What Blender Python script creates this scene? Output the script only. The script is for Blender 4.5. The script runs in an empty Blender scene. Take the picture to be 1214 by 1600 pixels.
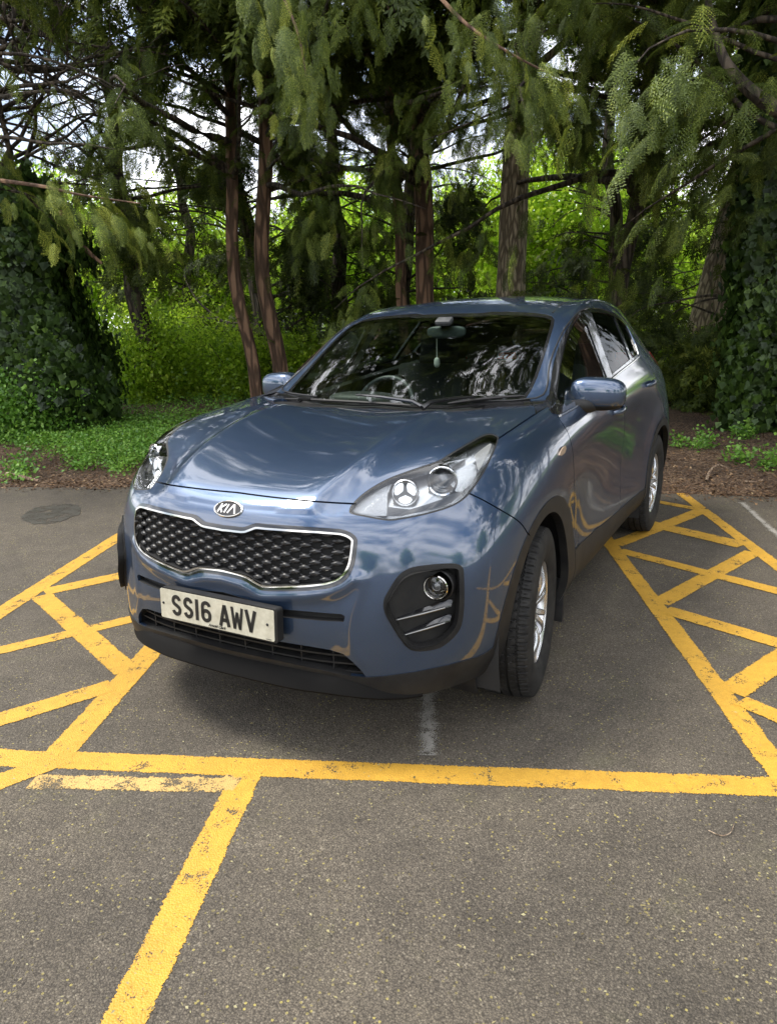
import bpy, bmesh, math, random, time
import numpy as np
from mathutils import Vector, Matrix
from mathutils.bvhtree import BVHTree
from mathutils.geometry import interpolate_bezier

SC = bpy.context.scene
COL = SC.collection
random.seed(7)
RNG = np.random.default_rng(7)

# ------------------------------------------------------------------ camera
# World frame: car length along +x (nose at x=0), car's left side towards -y, metres.
CAM_POS = np.array([-1.84655, -1.72382, 1.52384])
_yaw, _pit, _rol, FPX = 0.504389, -0.254661, -0.0231865, 1151.64
_f = np.array([math.cos(_yaw)*math.cos(_pit), math.sin(_yaw)*math.cos(_pit), math.sin(_pit)])
_r = np.cross(_f, [0, 0, 1]); _r /= np.linalg.norm(_r); _u = np.cross(_r, _f)
_c, _s = math.cos(_rol), math.sin(_rol)
CR, CU, CF = _c*_r+_s*_u, -_s*_r+_c*_u, _f
cam_d = bpy.data.cameras.new('camera')
cam = bpy.data.objects.new('camera', cam_d); COL.objects.link(cam)
cam.matrix_world = Matrix(((CR[0], CU[0], -CF[0], CAM_POS[0]), (CR[1], CU[1], -CF[1], CAM_POS[1]),
                           (CR[2], CU[2], -CF[2], CAM_POS[2]), (0, 0, 0, 1)))
cam_d.sensor_fit = 'VERTICAL'; cam_d.sensor_height = 36; cam_d.lens = 36*FPX/1600
cam_d.clip_start = .05; cam_d.clip_end = 900
SC.camera = cam

# ------------------------------------------------------------------ sky and sun
SUN_EL, SUN_AZ = math.radians(60), math.radians(108)      # azimuth measured from +x towards +y
W = bpy.data.worlds.new('World'); SC.world = W; W.use_nodes = True
def build_world():
    nt = W.node_tree; nt.nodes.clear()
    out = nt.nodes.new('ShaderNodeOutputWorld'); bg = nt.nodes.new('ShaderNodeBackground')
    sky = nt.nodes.new('ShaderNodeTexSky'); sky.sky_type = 'NISHITA'; sky.sun_disc = False
    sky.sun_elevation = SUN_EL; sky.sun_rotation = math.pi/2-SUN_AZ
    tc = nt.nodes.new('ShaderNodeTexCoord')
    mp = nt.nodes.new('ShaderNodeMapping'); mp.inputs['Scale'].default_value = (1, 1, 2.2)
    nz = nt.nodes.new('ShaderNodeTexNoise'); nz.inputs['Scale'].default_value = 2.6
    nz.inputs['Detail'].default_value = 8; nz.inputs['Roughness'].default_value = .58
    rp = nt.nodes.new('ShaderNodeValToRGB')
    rp.color_ramp.elements[0].position = .34; rp.color_ramp.elements[1].position = .53
    nz2 = nt.nodes.new('ShaderNodeTexNoise'); nz2.inputs['Scale'].default_value = 5; nz2.inputs['Detail'].default_value = 6
    cr = nt.nodes.new('ShaderNodeValToRGB')
    cr.color_ramp.elements[0].color = (7.5, 8, 9, 1); cr.color_ramp.elements[1].color = (17, 17, 17.5, 1)
    cr.color_ramp.elements[0].position = .35; cr.color_ramp.elements[1].position = .62
    mx = nt.nodes.new('ShaderNodeMix'); mx.data_type = 'RGBA'
    L = nt.links.new
    L(tc.outputs['Generated'], mp.inputs['Vector']); L(mp.outputs[0], nz.inputs['Vector']); L(mp.outputs[0], nz2.inputs['Vector'])
    L(nz.outputs['Fac'], rp.inputs['Fac']); L(nz2.outputs['Fac'], cr.inputs['Fac'])
    L(rp.outputs['Color'], mx.inputs['Factor']); L(sky.outputs[0], mx.inputs['A']); L(cr.outputs['Color'], mx.inputs['B'])
    L(mx.outputs['Result'], bg.inputs['Color']); bg.inputs['Strength'].default_value = .10
    L(bg.outputs[0], out.inputs['Surface'])
build_world()
sun_d = bpy.data.lights.new('sun', 'SUN'); sun_d.energy = 2.2; sun_d.angle = math.radians(20); sun_d.color = (1, .95, .86)
sun = bpy.data.objects.new('sun', sun_d); COL.objects.link(sun)
_sd = Vector((math.cos(SUN_EL)*math.cos(SUN_AZ), math.cos(SUN_EL)*math.sin(SUN_AZ), math.sin(SUN_EL)))
sun.rotation_euler = _sd.to_track_quat('Z', 'Y').to_euler(); sun.location = (0, 0, 20)
SC.view_settings.view_transform = 'Standard'; SC.view_settings.look = 'None'
SC.view_settings.exposure = 0.96; SC.view_settings.gamma = 1
SC.cycles.max_bounces = 8; SC.cycles.transparent_max_bounces = 24
SC.cycles.caustics_reflective = False; SC.cycles.caustics_refractive = False

# ------------------------------------------------------------------ helpers
def pxproj(p):
    "world point -> pixel of the 1214x1600 photograph"
    d = np.asarray(p, float)-CAM_POS
    z = d@CF
    return np.stack([607+FPX*(d@CR)/z, 800-FPX*(d@CU)/z], -1)
def pxray(px):
    d = CF+CR*(px[0]-607)/FPX-CU*(px[1]-800)/FPX
    return d
def on_plane(px, ax, val):
    d = pxray(px); t = (val-CAM_POS[ax])/d[ax]
    return CAM_POS+t*d
def at_dist(px, dist):
    "point seen at that pixel, at that horizontal distance from the camera"
    d = pxray(px); t = dist/math.hypot(d[0], d[1])
    return CAM_POS+t*d
def ground(px, z=0): return on_plane(px, 2, z)

def tag(o, label=None, cat=None, group=None, kind=None):
    if label: o['label'] = label
    if cat: o['category'] = cat
    if group: o['group'] = group
    if kind: o['kind'] = kind
    return o
def empty(name, loc=(0, 0, 0), rz=0.0):
    o = bpy.data.objects.new(name, None); COL.objects.link(o); o.empty_display_size = .2
    o.location = loc; o.rotation_euler = (0, 0, rz); return o
def link(name, me, mat=None, parent=None):
    o = bpy.data.objects.new(name, me); COL.objects.link(o)
    if mat is not None and len(me.materials) == 0:
        for m in (mat if isinstance(mat, (list, tuple)) else [mat]): me.materials.append(m)
    if parent is not None: o.parent = parent
    return o
def pymesh(name, V, F, mat=None, parent=None, smooth=True, mi=None):
    me = bpy.data.meshes.new(name); me.from_pydata([tuple(map(float, v)) for v in V], [], [tuple(int(i) for i in f) for f in F])
    me.validate()
    if smooth: me.polygons.foreach_set('use_smooth', [True]*len(me.polygons))
    if mi is not None and len(mi) == len(me.polygons): me.polygons.foreach_set('material_index', mi)
    return link(name, me, mat, parent)
def npmesh(name, V, F, mat=None, parent=None, smooth=False, mi=None, col=None):
    "fast mesh from numpy arrays; F is (n,3) or (n,4)"
    me = bpy.data.meshes.new(name)
    V = np.asarray(V, np.float32); F = np.asarray(F, np.int32); n, k = F.shape
    me.vertices.add(len(V)); me.vertices.foreach_set('co', V.ravel())
    me.loops.add(n*k); me.loops.foreach_set('vertex_index', F.ravel())
    me.polygons.add(n); me.polygons.foreach_set('loop_start', np.arange(0, n*k, k, dtype=np.int32))
    me.polygons.foreach_set('loop_total', np.full(n, k, np.int32))
    if mi is not None: me.polygons.foreach_set('material_index', np.asarray(mi, np.int32))
    me.update(calc_edges=True)
    me.polygons.foreach_set('use_smooth', np.full(n, smooth, bool))
    if col is not None:
        a = me.attributes.new('tint', 'FLOAT', 'POINT'); a.data.foreach_set('value', np.asarray(col, np.float32))
    return link(name, me, mat, parent)

class MB:
    "collects boxes, tubes, lathes and prisms into one mesh"
    def __init__(s): s.V = []; s.F = []
    def add(s, V, F):
        b = len(s.V); s.V += [tuple(map(float, v)) for v in V]; s.F += [tuple(i+b for i in f) for f in F]; return s
    def box(s, c, d, R=None, bev=0):
        c = Vector(c); hx, hy, hz = [q/2 for q in d]
        if bev > 0:
            bm = bmesh.new(); bmesh.ops.create_cube(bm, size=1)
            for v in bm.verts: v.co = Vector((v.co.x*d[0], v.co.y*d[1], v.co.z*d[2]))
            bmesh.ops.bevel(bm, geom=bm.edges[:], offset=bev, segments=2, affect='EDGES', profile=.6)
            bm.verts.index_update()
            V = [v.co.copy() for v in bm.verts]; F = [[v.index for v in f.verts] for f in bm.faces]; bm.free()
        else:
            V = [Vector((x, y, z)) for x in (-hx, hx) for y in (-hy, hy) for z in (-hz, hz)]
            F = [(0, 1, 3, 2), (4, 6, 7, 5), (0, 4, 5, 1), (2, 3, 7, 6), (0, 2, 6, 4), (1, 5, 7, 3)]
        return s.add([c+(R@v if R else v) for v in V], F)
    def tube(s, P, r, n=8, cap=True):
        P = [Vector(p) for p in P]; rs = r if isinstance(r, (list, tuple)) else [r]*len(P)
        V = []; F = []; up = None
        for i, p in enumerate(P):
            t = (P[min(i+1, len(P)-1)]-P[max(i-1, 0)])
            if t.length < 1e-9: t = Vector((0, 0, 1))
            t.normalize()
            if up is None:
                up = Vector((0, 0, 1)) if abs(t.z) < .9 else Vector((1, 0, 0))
            a = t.cross(up).normalized(); b = a.cross(t).normalized(); up = b
            for k in range(n):
                th = 2*math.pi*k/n; V.append(p+rs[i]*(math.cos(th)*a+math.sin(th)*b))
        for i in range(len(P)-1):
            for k in range(n):
                F.append((i*n+k, i*n+(k+1) % n, (i+1)*n+(k+1) % n, (i+1)*n+k))
        if cap: F += [tuple(range(n))[::-1], tuple((len(P)-1)*n+k for k in range(n))]
        return s.add(V, F)
    def lathe(s, prof, M, n=48, close=False):
        "prof: list of (radius, axial); revolved about local z, then placed by matrix M"
        V = []; F = []; m = len(prof)
        for k in range(n):
            th = 2*math.pi*k/n
            for (r, z) in prof: V.append(M@Vector((r*math.cos(th), r*math.sin(th), z)))
        rng = range(m if close else m-1)
        for k in range(n):
            for i in rng:
                a, b = i, (i+1) % m
                F.append((k*m+a, ((k+1) % n)*m+a, ((k+1) % n)*m+b, k*m+b))
        return s.add(V, F)
    def prism(s, P, d):
        "closed polygon P extruded along vector d"
        n = len(P); d = Vector(d); V = [Vector(p) for p in P]+[Vector(p)+d for p in P]
        F = [tuple(range(n))[::-1], tuple(range(n, 2*n))]+[(i, (i+1) % n, n+(i+1) % n, n+i) for i in range(n)]
        return s.add(V, F)
    def build(s, name, mat, parent=None, smooth=True, autos=35):
        o = pymesh(name, s.V, s.F, mat, parent, smooth)
        if smooth and autos: autosmooth(o.data, autos)
        return o
def autosmooth(me, deg=35):
    bm = bmesh.new(); bm.from_mesh(me)
    bmesh.ops.recalc_face_normals(bm, faces=bm.faces[:])
    c = math.radians(deg)
    for e in bm.edges:
        if len(e.link_faces) == 2 and e.calc_face_angle(0) > c: e.smooth = False
    bm.to_mesh(me); bm.free()
def smoothpoly(P, n=6, closed=True):
    "Catmull-Rom through 2-D / 3-D points"
    P = [np.asarray(p, float) for p in P]; N = len(P); out = []
    for i in range(N if closed else N-1):
        g = lambda k: P[k % N] if closed else P[min(max(k, 0), N-1)]
        a, b, c, d = g(i-1), g(i), g(i+1), g(i+2)
        for k in range(n):
            t = k/n
            out.append(.5*((2*b)+(c-a)*t+(2*a-5*b+4*c-d)*t*t+(3*b-a-3*c+d)*t**3))
    if not closed: out.append(P[-1])
    return out
def inset2(P, d):
    "inset of a closed 2-D polygon (positive = inwards)"
    P = np.asarray(P, float); n = len(P)
    A = .5*np.sum(P[:, 0]*np.roll(P[:, 1], -1)-np.roll(P[:, 0], -1)*P[:, 1]); sg = 1 if A > 0 else -1
    out = []
    for i in range(n):
        a, b, c = P[i-1], P[i], P[(i+1) % n]
        t1 = (b-a)/(np.linalg.norm(b-a)+1e-9); t2 = (c-b)/(np.linalg.norm(c-b)+1e-9)
        n1 = np.array([-t1[1], t1[0]])*sg; n2 = np.array([-t2[1], t2[0]])*sg
        m = n1+n2; m /= (np.linalg.norm(m)+1e-9); k = max(m@n1, .5)
        out.append(b+m*d/k)
    return out
def inpoly(pt, P):
    x, y = pt; n = len(P); c = False; j = n-1
    for i in range(n):
        xi, yi = P[i]; xj, yj = P[j]
        if (yi > y) != (yj > y) and x < (xj-xi)*(y-yi)/(yj-yi)+xi: c = not c
        j = i
    return c
# ------------------------------------------------------------------ materials
def mat(name, base=(.5, .5, .5), rough=.5, metal=0, coat=0, spec=.5, emit=None, est=0, **kw):
    m = bpy.data.materials.new(name); m.use_nodes = True
    b = m.node_tree.nodes['Principled BSDF']
    b.inputs['Base Color'].default_value = (*base, 1); b.inputs['Roughness'].default_value = rough
    b.inputs['Metallic'].default_value = metal; b.inputs['Coat Weight'].default_value = coat
    b.inputs['Coat Roughness'].default_value = .02; b.inputs['Specular IOR Level'].default_value = spec
    if emit: b.inputs['Emission Color'].default_value = (*emit, 1); b.inputs['Emission Strength'].default_value = est
    return m
class NT:
    def __init__(s, m): s.t = m.node_tree; s.b = s.t.nodes['Principled BSDF']
    def n(s, t, **kw):
        x = s.t.nodes.new('ShaderNode'+t)
        for k, v in kw.items():
            if k in x.inputs: x.inputs[k].default_value = v
            else: setattr(x, k, v)
        return x
    def l(s, a, b): s.t.links.new(a, b)
    def noise(s, scale, detail=4, rough=.5, vec=None, out='Fac'):
        x = s.n('TexNoise'); x.inputs['Scale'].default_value = scale; x.inputs['Detail'].default_value = detail; x.inputs['Roughness'].default_value = rough
        if vec is not None: s.l(vec, x.inputs['Vector'])
        return x.outputs[out]
    def ramp(s, fac, stops):
        x = s.n('ValToRGB'); e = x.color_ramp.elements
        while len(e) < len(stops): e.new(.5)
        for i, (p, c) in enumerate(stops):
            e[i].position = p; e[i].color = (*c, 1) if isinstance(c, tuple) else (c, c, c, 1)
        s.l(fac, x.inputs['Fac']); return x.outputs['Color']
    def mix(s, fac, a, b, mode='MIX'):
        x = s.n('Mix', data_type='RGBA', blend_type=mode)
        for sock, v in (('Factor', fac), ('A', a), ('B', b)):
            if isinstance(v, (int, float)): x.inputs[sock].default_value = v
            elif isinstance(v, tuple): x.inputs[sock].default_value = (*v, 1)
            else: s.l(v, x.inputs[sock])
        return x.outputs['Result']
    def math(s, op, a, b=0.0):
        x = s.n('Math', operation=op)
        for i, v in enumerate((a, b)):
            if isinstance(v, (int, float)): x.inputs[i].default_value = v
            else: s.l(v, x.inputs[i])
        return x.outputs[0]
    def obj(s):
        return s.n('TexCoord').outputs['Object']
    def bump(s, h, strength, dist=.01):
        x = s.n('Bump'); x.inputs['Strength'].default_value = strength; x.inputs['Distance'].default_value = dist
        s.l(h, x.inputs['Height']); s.l(x.outputs[0], s.b.inputs['Normal']); return x

def m_paint():
    m = mat('steel blue metallic paint', (.038, .068, .130), .38, .75, 1.0)
    m.node_tree.nodes['Principled BSDF'].inputs['Coat IOR'].default_value = 1.85
    t = NT(m); o = t.obj()
    fl = t.n('TexVoronoi'); fl.inputs['Scale'].default_value = 900; t.l(o, fl.inputs['Vector'])
    c = t.mix(.12, (.037, .066, .126), fl.outputs['Color'], 'OVERLAY')
    d = t.noise(9, 6, .6, o); dd = t.ramp(d, [(.62, 0), (.80, 1)])
    c2 = t.mix(t.math('MULTIPLY', dd, .10), c, (.30, .29, .25))
    t.l(c2, t.b.inputs['Base Color'])
    # a little dust makes the coat uneven
    t.l(t.math('MULTIPLY', d, .02), t.b.inputs['Coat Roughness'])
    op = t.noise(420, 2, .5, o)
    b = t.n('Bump'); b.inputs['Strength'].default_value = .012; b.inputs['Distance'].default_value = .002
    t.l(op, b.inputs['Height']); t.l(b.outputs[0], t.b.inputs['Coat Normal'])
    return m
PAINT = m_paint()
BLACKP = mat('textured black plastic', (.018, .018, .019), .48)
_t = NT(BLACKP); _o = _t.obj(); _t.bump(_t.noise(700, 2, .5, _o), .08, .002)
_t.l(_t.ramp(_t.noise(14, 5, .6, _o), [(.3, (.009, .009, .010)), (.75, (.023, .022, .020))]), _t.b.inputs['Base Color'])
BLACKP.node_tree.nodes['Principled BSDF'].inputs['Specular IOR Level'].default_value = .3
GLOSSB = mat('gloss black plastic', (.012, .012, .013), .12, 0, .6)
DARK = mat('dark cavity', (.008, .008, .008), .8)
CHROME = mat('chrome', (.60, .58, .54), .10, 1.0)
SILVER = mat('silver alloy', (.62, .62, .63), .26, .9, .4)
RUBBER = mat('tyre rubber', (.022, .022, .022), .72, 0, 0, .25)
_t = NT(RUBBER); _o = _t.obj()
_t.l(_t.ramp(_t.noise(22, 6, .65, _o), [(.35, (.011, .011, .011)), (.8, (.036, .034, .031))]), _t.b.inputs['Base Color'])
SEAL = mat('black rubber seal', (.012, .012, .012), .45)
def m_glass(name, tint, spec=1.0, dark=0.0):
    m = bpy.data.materials.new(name); m.use_nodes = True; nt = m.node_tree; nt.nodes.clear()
    out = nt.nodes.new('ShaderNodeOutputMaterial'); tr = nt.nodes.new('ShaderNodeBsdfTransparent'); tr.inputs[0].default_value = (*tint, 1)
    gl = nt.nodes.new('ShaderNodeBsdfGlossy'); gl.inputs['Roughness'].default_value = 0.0
    fr = nt.nodes.new('ShaderNodeFresnel'); fr.inputs['IOR'].default_value = 1.55
    mu = nt.nodes.new('ShaderNodeMath'); mu.operation = 'MULTIPLY'; mu.inputs[1].default_value = spec; mu.use_clamp = True
    mx = nt.nodes.new('ShaderNodeMixShader'); L = nt.links.new
    L(fr.outputs[0], mu.inputs[0]); L(mu.outputs[0], mx.inputs[0]); L(tr.outputs[0], mx.inputs[1]); L(gl.outputs[0], mx.inputs[2]); L(mx.outputs[0], out.inputs[0])
    return m
GLASS = m_glass('windscreen glass', (.74, .84, .78), 1.7)
SIDEGLASS = m_glass('side window glass', (.72, .84, .77), .8)
TINTGLASS = m_glass('tinted rear glass', (.42, .50, .46), .45)
LENS = m_glass('clear lamp lens', (.93, .95, .96), 1.5)
# ------------------------------------------------------------------ ground
def asphalt_mat():
    m = mat('worn asphalt', (.1, .095, .085), .85); t = NT(m); o = t.obj()
    v1 = t.n('TexVoronoi'); v1.inputs['Scale'].default_value = 185; t.l(o, v1.inputs['Vector'])
    v2 = t.n('TexVoronoi'); v2.inputs['Scale'].default_value = 430; t.l(o, v2.inputs['Vector'])
    st = t.n('SeparateColor'); t.l(v1.outputs['Color'], st.inputs[0])
    st2 = t.n('SeparateColor'); t.l(v2.outputs['Color'], st2.inputs[0])
    stone = t.ramp(st.outputs[0], [(0, (.082, .075, .067)), (.45, (.120, .109, .096)), (.9, (.150, .137, .119)), (1, (.30, .28, .24))])
    stone2 = t.ramp(st2.outputs[1], [(0, (.060, .055, .049)), (.6, (.125, .114, .099)), (1, (.30, .27, .22))])
    c = t.mix(.42, stone, stone2)
    crev = t.ramp(v1.outputs['Distance'], [(.3, 1.0), (.75, .55)])
    c = t.mix(1.0, c, crev, 'MULTIPLY')
    big = t.ramp(t.noise(.9, 5, .6, o), [(.28, (.60, .565, .51)), (.5, (.86, .80, .71)), (.72, (1.04, .96, .82))]); c = t.mix(1.0, c, big, 'MULTIPLY')
    mid = t.ramp(t.noise(7, 4, .6, o), [(.3, .88), (.7, 1.12)]); c = t.mix(1.0, c, mid, 'MULTIPLY')
    # pollen and moss specks, thicker in drifts
    v3 = t.n('TexVoronoi'); v3.inputs['Scale'].default_value = 85; t.l(o, v3.inputs['Vector']); s3 = t.n('SeparateColor'); t.l(v3.outputs['Color'], s3.inputs[0])
    rare = t.math('GREATER_THAN', s3.outputs[2], .93); near = t.math('LESS_THAN', v3.outputs['Distance'], .30)
    patch = t.ramp(t.noise(3.2, 5, .65, o), [(.42, 0), (.62, 1)])
    f = t.math('MULTIPLY', t.math('MULTIPLY', rare, near), patch)
    c = t.mix(t.math('MULTIPLY', f, .8), c, (.36, .30, .09))
    mo = t.ramp(t.noise(2.1, 6, .7, o), [(.56, 0), (.74, 1)])
    c = t.mix(t.math('MULTIPLY', mo, .22), c, (.13, .13, .055))
    t.l(c, t.b.inputs['Base Color'])
    h = t.math('SUBTRACT', t.math('MULTIPLY', v2.outputs['Distance'], -.35), v1.outputs['Distance'])
    t.bump(h, .7, .004); t.b.inputs['Specular IOR Level'].default_value = .35
    return m
ASPH = asphalt_mat()
def edge_x(y): return 3.08+(3.89-y)*.377 if y > -.9 else 4.886+(-.9-y)*.12
V = []; F = []
ys = list(np.linspace(-60, -6, 12))+list(np.linspace(-5.5, 9, 146))+list(np.linspace(10, 60, 12))
for i, y in enumerate(ys):
    V += [(-70, y, 0), (edge_x(max(min(y, 30), -30))+.25, y, 0)]
    if i: F.append((2*i-2, 2*i-1, 2*i+1, 2*i))
tag(pymesh('car_park', V, F, ASPH, smooth=False), kind='structure')

def paint_line_mat(name, c1, c2, wear, under=(.10, .09, .07), thin=0., chip=.55):
    m = mat(name, c1, .62); t = NT(m); o = t.obj()
    n1 = t.noise(28, 6, .7, o); c = t.ramp(n1, [(.3, c1), (.75, c2)])
    n2 = t.noise(3.0, 4, .6, o); c = t.mix(1.0, c, t.ramp(n2, [(.3, (.86, .85, .82)), (.7, (1.08, 1.06, 1.0))]), 'MULTIPLY')
    n4 = t.noise(150, 3, .6, o); c = t.mix(1.0, c, t.ramp(n4, [(.3, .84), (.7, 1.06)]), 'MULTIPLY')
    v = t.n('TexVoronoi'); v.inputs['Scale'].default_value = 185; t.l(o, v.inputs['Vector'])
    n3 = t.noise(9, 8, .78, o)
    w = t.ramp(t.math('ADD', n3, t.math('MULTIPLY', v.outputs['Distance'], .16)), [(.70-wear, 0), (.76-wear, 1)])
    c = t.mix(t.math('MULTIPLY', w, .85), c, under)
    t.l(c, t.b.inputs['Base Color'])
    t.bump(t.math('ADD', t.math('MULTIPLY', v.outputs['Distance'], -1.0), t.math('MULTIPLY', n4, .5)), .5, .004)
    # chipped edges: paint sits only on the stones there
    ea = t.n('Attribute', attribute_name='edge')
    k = t.math('ADD', t.math('MULTIPLY', ea.outputs['Fac'], 1.7-thin), t.math('MULTIPLY', t.math('SUBTRACT', t.noise(210, 2, .5, o), .5), 1.9))
    al = t.math('GREATER_THAN', k, .40)
    al = t.math('MULTIPLY', al, t.math('SUBTRACT', 1.0, t.math('MULTIPLY', t.math('GREATER_THAN', w, .5), chip)))
    t.l(al, t.b.inputs['Alpha'])
    return m
YEL = paint_line_mat('yellow road paint', (.60, .345, .040), (.48, .262, .028), .045)
YELF = paint_line_mat('faded yellow road paint', (.56, .37, .12), (.48, .31, .10), .10, thin=.1, chip=.5)
WHT = paint_line_mat('ghost of a white line', (.36, .345, .32), (.27, .255, .23), .06, (.15, .137, .118), thin=1.02, chip=.8)
_line_z = [.0015]
def stripe(a, b, w, m, name='bay_marking', label=None, w2=None, ragged=.0014, inset=.014):
    a = np.array(a[:2], float); b = np.array(b[:2], float); L = np.linalg.norm(b-a); d = (b-a)/L; n = np.array([-d[1], d[0]])
    k = max(int(L/.006), 4); V = []; F = []; z = _line_z[0]; _line_z[0] += .00015
    e1 = RNG.normal(0, ragged, k+1); e2 = RNG.normal(0, ragged, k+1)
    for e in (e1, e2): e += np.interp(np.arange(k+1), np.arange(0, k+8, 7), RNG.normal(0, ragged*1.1, len(np.arange(0, k+8, 7))))
    for i in range(k+1):
        p = a+d*L*i/k; ww = (w+((w2 or w)-w)*i/k)/2
        q = min(inset, ww*.92)
        V += [(*(p+n*(ww+.003+e1[i])), z), (*(p+n*(ww+e1[i]-q)), z), (*(p-n*(ww+e2[i]-q)), z), (*(p-n*(ww+.003+e2[i])), z)]
        if i: F += [(4*i-4+j, 4*i-3+j, 4*i+1+j, 4*i+j) for j in range(3)]
    o = pymesh(name, V, F, m, None, smooth=False)
    at = o.data.attributes.new('edge', 'FLOAT', 'POINT'); at.data.foreach_set('value', [0., 1., 1., 0.]*(k+1))
    o['kind'] = 'structure'
    return o
gpx = lambda x, y: ground((x, y))
def mid(p, q): return (ground(p)+ground(q))/2
def ext(a, b, ea=0, eb=0):
    a = np.array(a[:2], float); b = np.array(b[:2], float); d = (b-a)/np.linalg.norm(b-a); return a-d*ea, b+d*eb
def quad_stripe(a1, a2, b1, b2, e0=.03, e1=.03, m=YEL, **kw):
    "stripe through the two end pairs; its width is measured from them"
    A1, A2, B1, B2 = [ground(p)[:2] for p in (a1, a2, b1, b2)]; A, B = (A1+A2)/2, (B1+B2)/2
    d = (B-A)/np.linalg.norm(B-A); n = np.array([-d[1], d[0]]); w = (abs((A1-A2)@n)+abs((B1-B2)@n))/2
    return stripe(*ext(A, B, e0, e1), w, m, **kw)
# main cross line, front bay line, faded older band
stripe(*ext((-.459,.739), (.631,-1.821), 1.2, 3.0), .108, YEL)
quad_stripe((346,1236.5), (402,1230), (158.6,1600), (227.8,1600), .125, 2.5)
stripe(gpx(50,1222), gpx(350,1227), .082, YELF, ragged=.003)
stripe(gpx(345,1222), gpx(372,1226), .082, YELF, ragged=.004)
stripe(mid((84,1168),(134,1196)), mid((-70,1222),(-70,1275)), .105, YEL)
# left bay edge (runs on under the car) and the hatching beside it
quad_stripe((83,1160.6), (129.8,1167.5), (235,1001.4), (257.8,1012.5), .10, 3.4)
quad_stripe((0,947.8), (0,968.6), (185,831.9), (180,851), 2.5, 2.3)
quad_stripe((51.9,937.4), (83,928.8), (180,1056.8), (204,1030.9), .03, .05)
quad_stripe((83,916.7), (84.8,928), (186.8,895.2), (186.8,905.3), .05, .45)
quad_stripe((0,1010), (0,1023.9), (190.3,966.8), (190.3,976.5), .55, .3)
quad_stripe((0,1115), (10.4,1132), (173,1062), (141.9,1093), .75, .05)
# right bay edge and hatching
quad_stripe((1201,1218), (1238,1203), (936,841), (948.5,831), .07, 2.0)
quad_stripe((1214,876.5), (1214,894), (1080,777), (1064,778), 3.0, .35)
quad_stripe((962,844), (971.9,853.8), (1093.8,792), (1097,805), .05, .04)
quad_stripe((1027,931.8), (1045,948), (1165,860), (1181.5,870), .04, .03)
quad_stripe((1132.8,1065), (1168.5,1087.8), (1214,1013), (1214,1055), .05, .42)
quad_stripe((1036.9,783.9), (1036.9,788.8), (1090.5,793.6), (1088.9,797.9), .1, .04)
quad_stripe((1030.4,816.4), (1027,827.8), (1152,845.6), (1155.5,856.4), .2, .03)
quad_stripe((975,857.7), (980,869.4), (1214,920), (1214,928.5), .05, .25)
quad_stripe((1048,948), (1058,967.5), (1214,998.4), (1214,1012.4), .05, .5)
quad_stripe((1166.9,1089.4), (1175,1115), (1214,1110.5), (1214,1130), .04, .5)
# ghost of a white line under the car, and one at the back right
stripe(*ext(gpx(670,1197), gpx(669,1095), -.06, 2.5), .11, WHT, ragged=.004, inset=.05)
stripe(gpx(1158,786), gpx(1290,905), .07, WHT, ragged=.004, inset=.03)
# damp patch on the left
V = [(*(ground((82+46*math.cos(a), 803-15*math.sin(a)-.12*46*math.cos(a)))[:2]*1.0), .0035) for a in [2*math.pi*k/40 for k in range(40)]]
V = [(x+RNG.normal(0, .014), y+RNG.normal(0, .014), z) for x, y, z in V]
pm = mat('damp asphalt', (.03, .028, .024), .45); _t = NT(pm); _t.l(_t.ramp(_t.noise(60, 5, .7, _t.obj()), [(.38, (.045, .042, .036)), (.66, (.10, .093, .078))]), _t.b.inputs['Base Color'])
_a = _t.math('GREATER_THAN', _t.math('ADD', _t.noise(7, 5, .7, _t.obj()), _t.math('MULTIPLY', _t.noise(160, 2, .5, _t.obj()), .5)), .72); _t.l(_a, _t.b.inputs['Alpha'])
tag(pymesh('damp_patch', V, [tuple(range(40))], pm, smooth=False), kind='structure')

# woodland floor
def fbm(x, y, s, o=4, seed=0):
    r = np.random.default_rng(seed); v = 0; a = 1
    for _ in range(o):
        for _k in range(4):
            th = r.uniform(0, 2*math.pi); ph = r.uniform(0, 6.28); v = v+a*np.sin((x*math.cos(th)+y*math.sin(th))*s*r.uniform(.7, 1.3)+ph)/4
        s *= 2.1; a *= .5
    return v
SOILM = mat('leaf litter soil', (.06, .04, .025), .95)
_t = NT(SOILM); _o = _t.obj()
_v = _t.n('TexVoronoi'); _v.inputs['Scale'].default_value = 42; _v.inputs['Randomness'].default_value = 1
_mp = _t.n('Mapping'); _mp.inputs['Scale'].default_value = (1, 2.2, 1); _mp.inputs['Rotation'].default_value = (0, 0, .7)
_wn = _t.noise(8, 4, .6, _o, 'Color'); _wm = _t.mix(.18, _o, _wn, 'ADD'); _t.l(_wm, _mp.inputs['Vector']); _t.l(_mp.outputs[0], _v.inputs['Vector'])
_s = _t.n('SeparateColor'); _t.l(_v.outputs['Color'], _s.inputs[0])
_c = _t.ramp(_s.outputs[0], [(0, (.026, .014, .008)), (.4, (.085, .048, .027)), (.8, (.17, .105, .06)), (1, (.32, .22, .13))])
_c = _t.mix(1.0, _c, _t.ramp(_t.noise(1.3, 5, .6, _o), [(.3, .6), (.7, 1.25)]), 'MULTIPLY')
_t.l(_c, _t.b.inputs['Base Color']); _t.bump(_v.outputs['Distance'], .8, .02)
def floor_z(x, y, off):
    return .012+.05*(1-np.exp(-off*.9))+np.maximum(fbm(x, y, 1.6, 4, 3), -1.2)*.022*np.minimum(off*1.5, 1)+np.maximum(off-14, 0)*.010
ny, nx = 420, 190
yy = np.linspace(-9, 14, ny); rr = np.linspace(0, 1, nx)**2.6*34
Y, R = np.meshgrid(yy, rr, indexing='ij')
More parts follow.
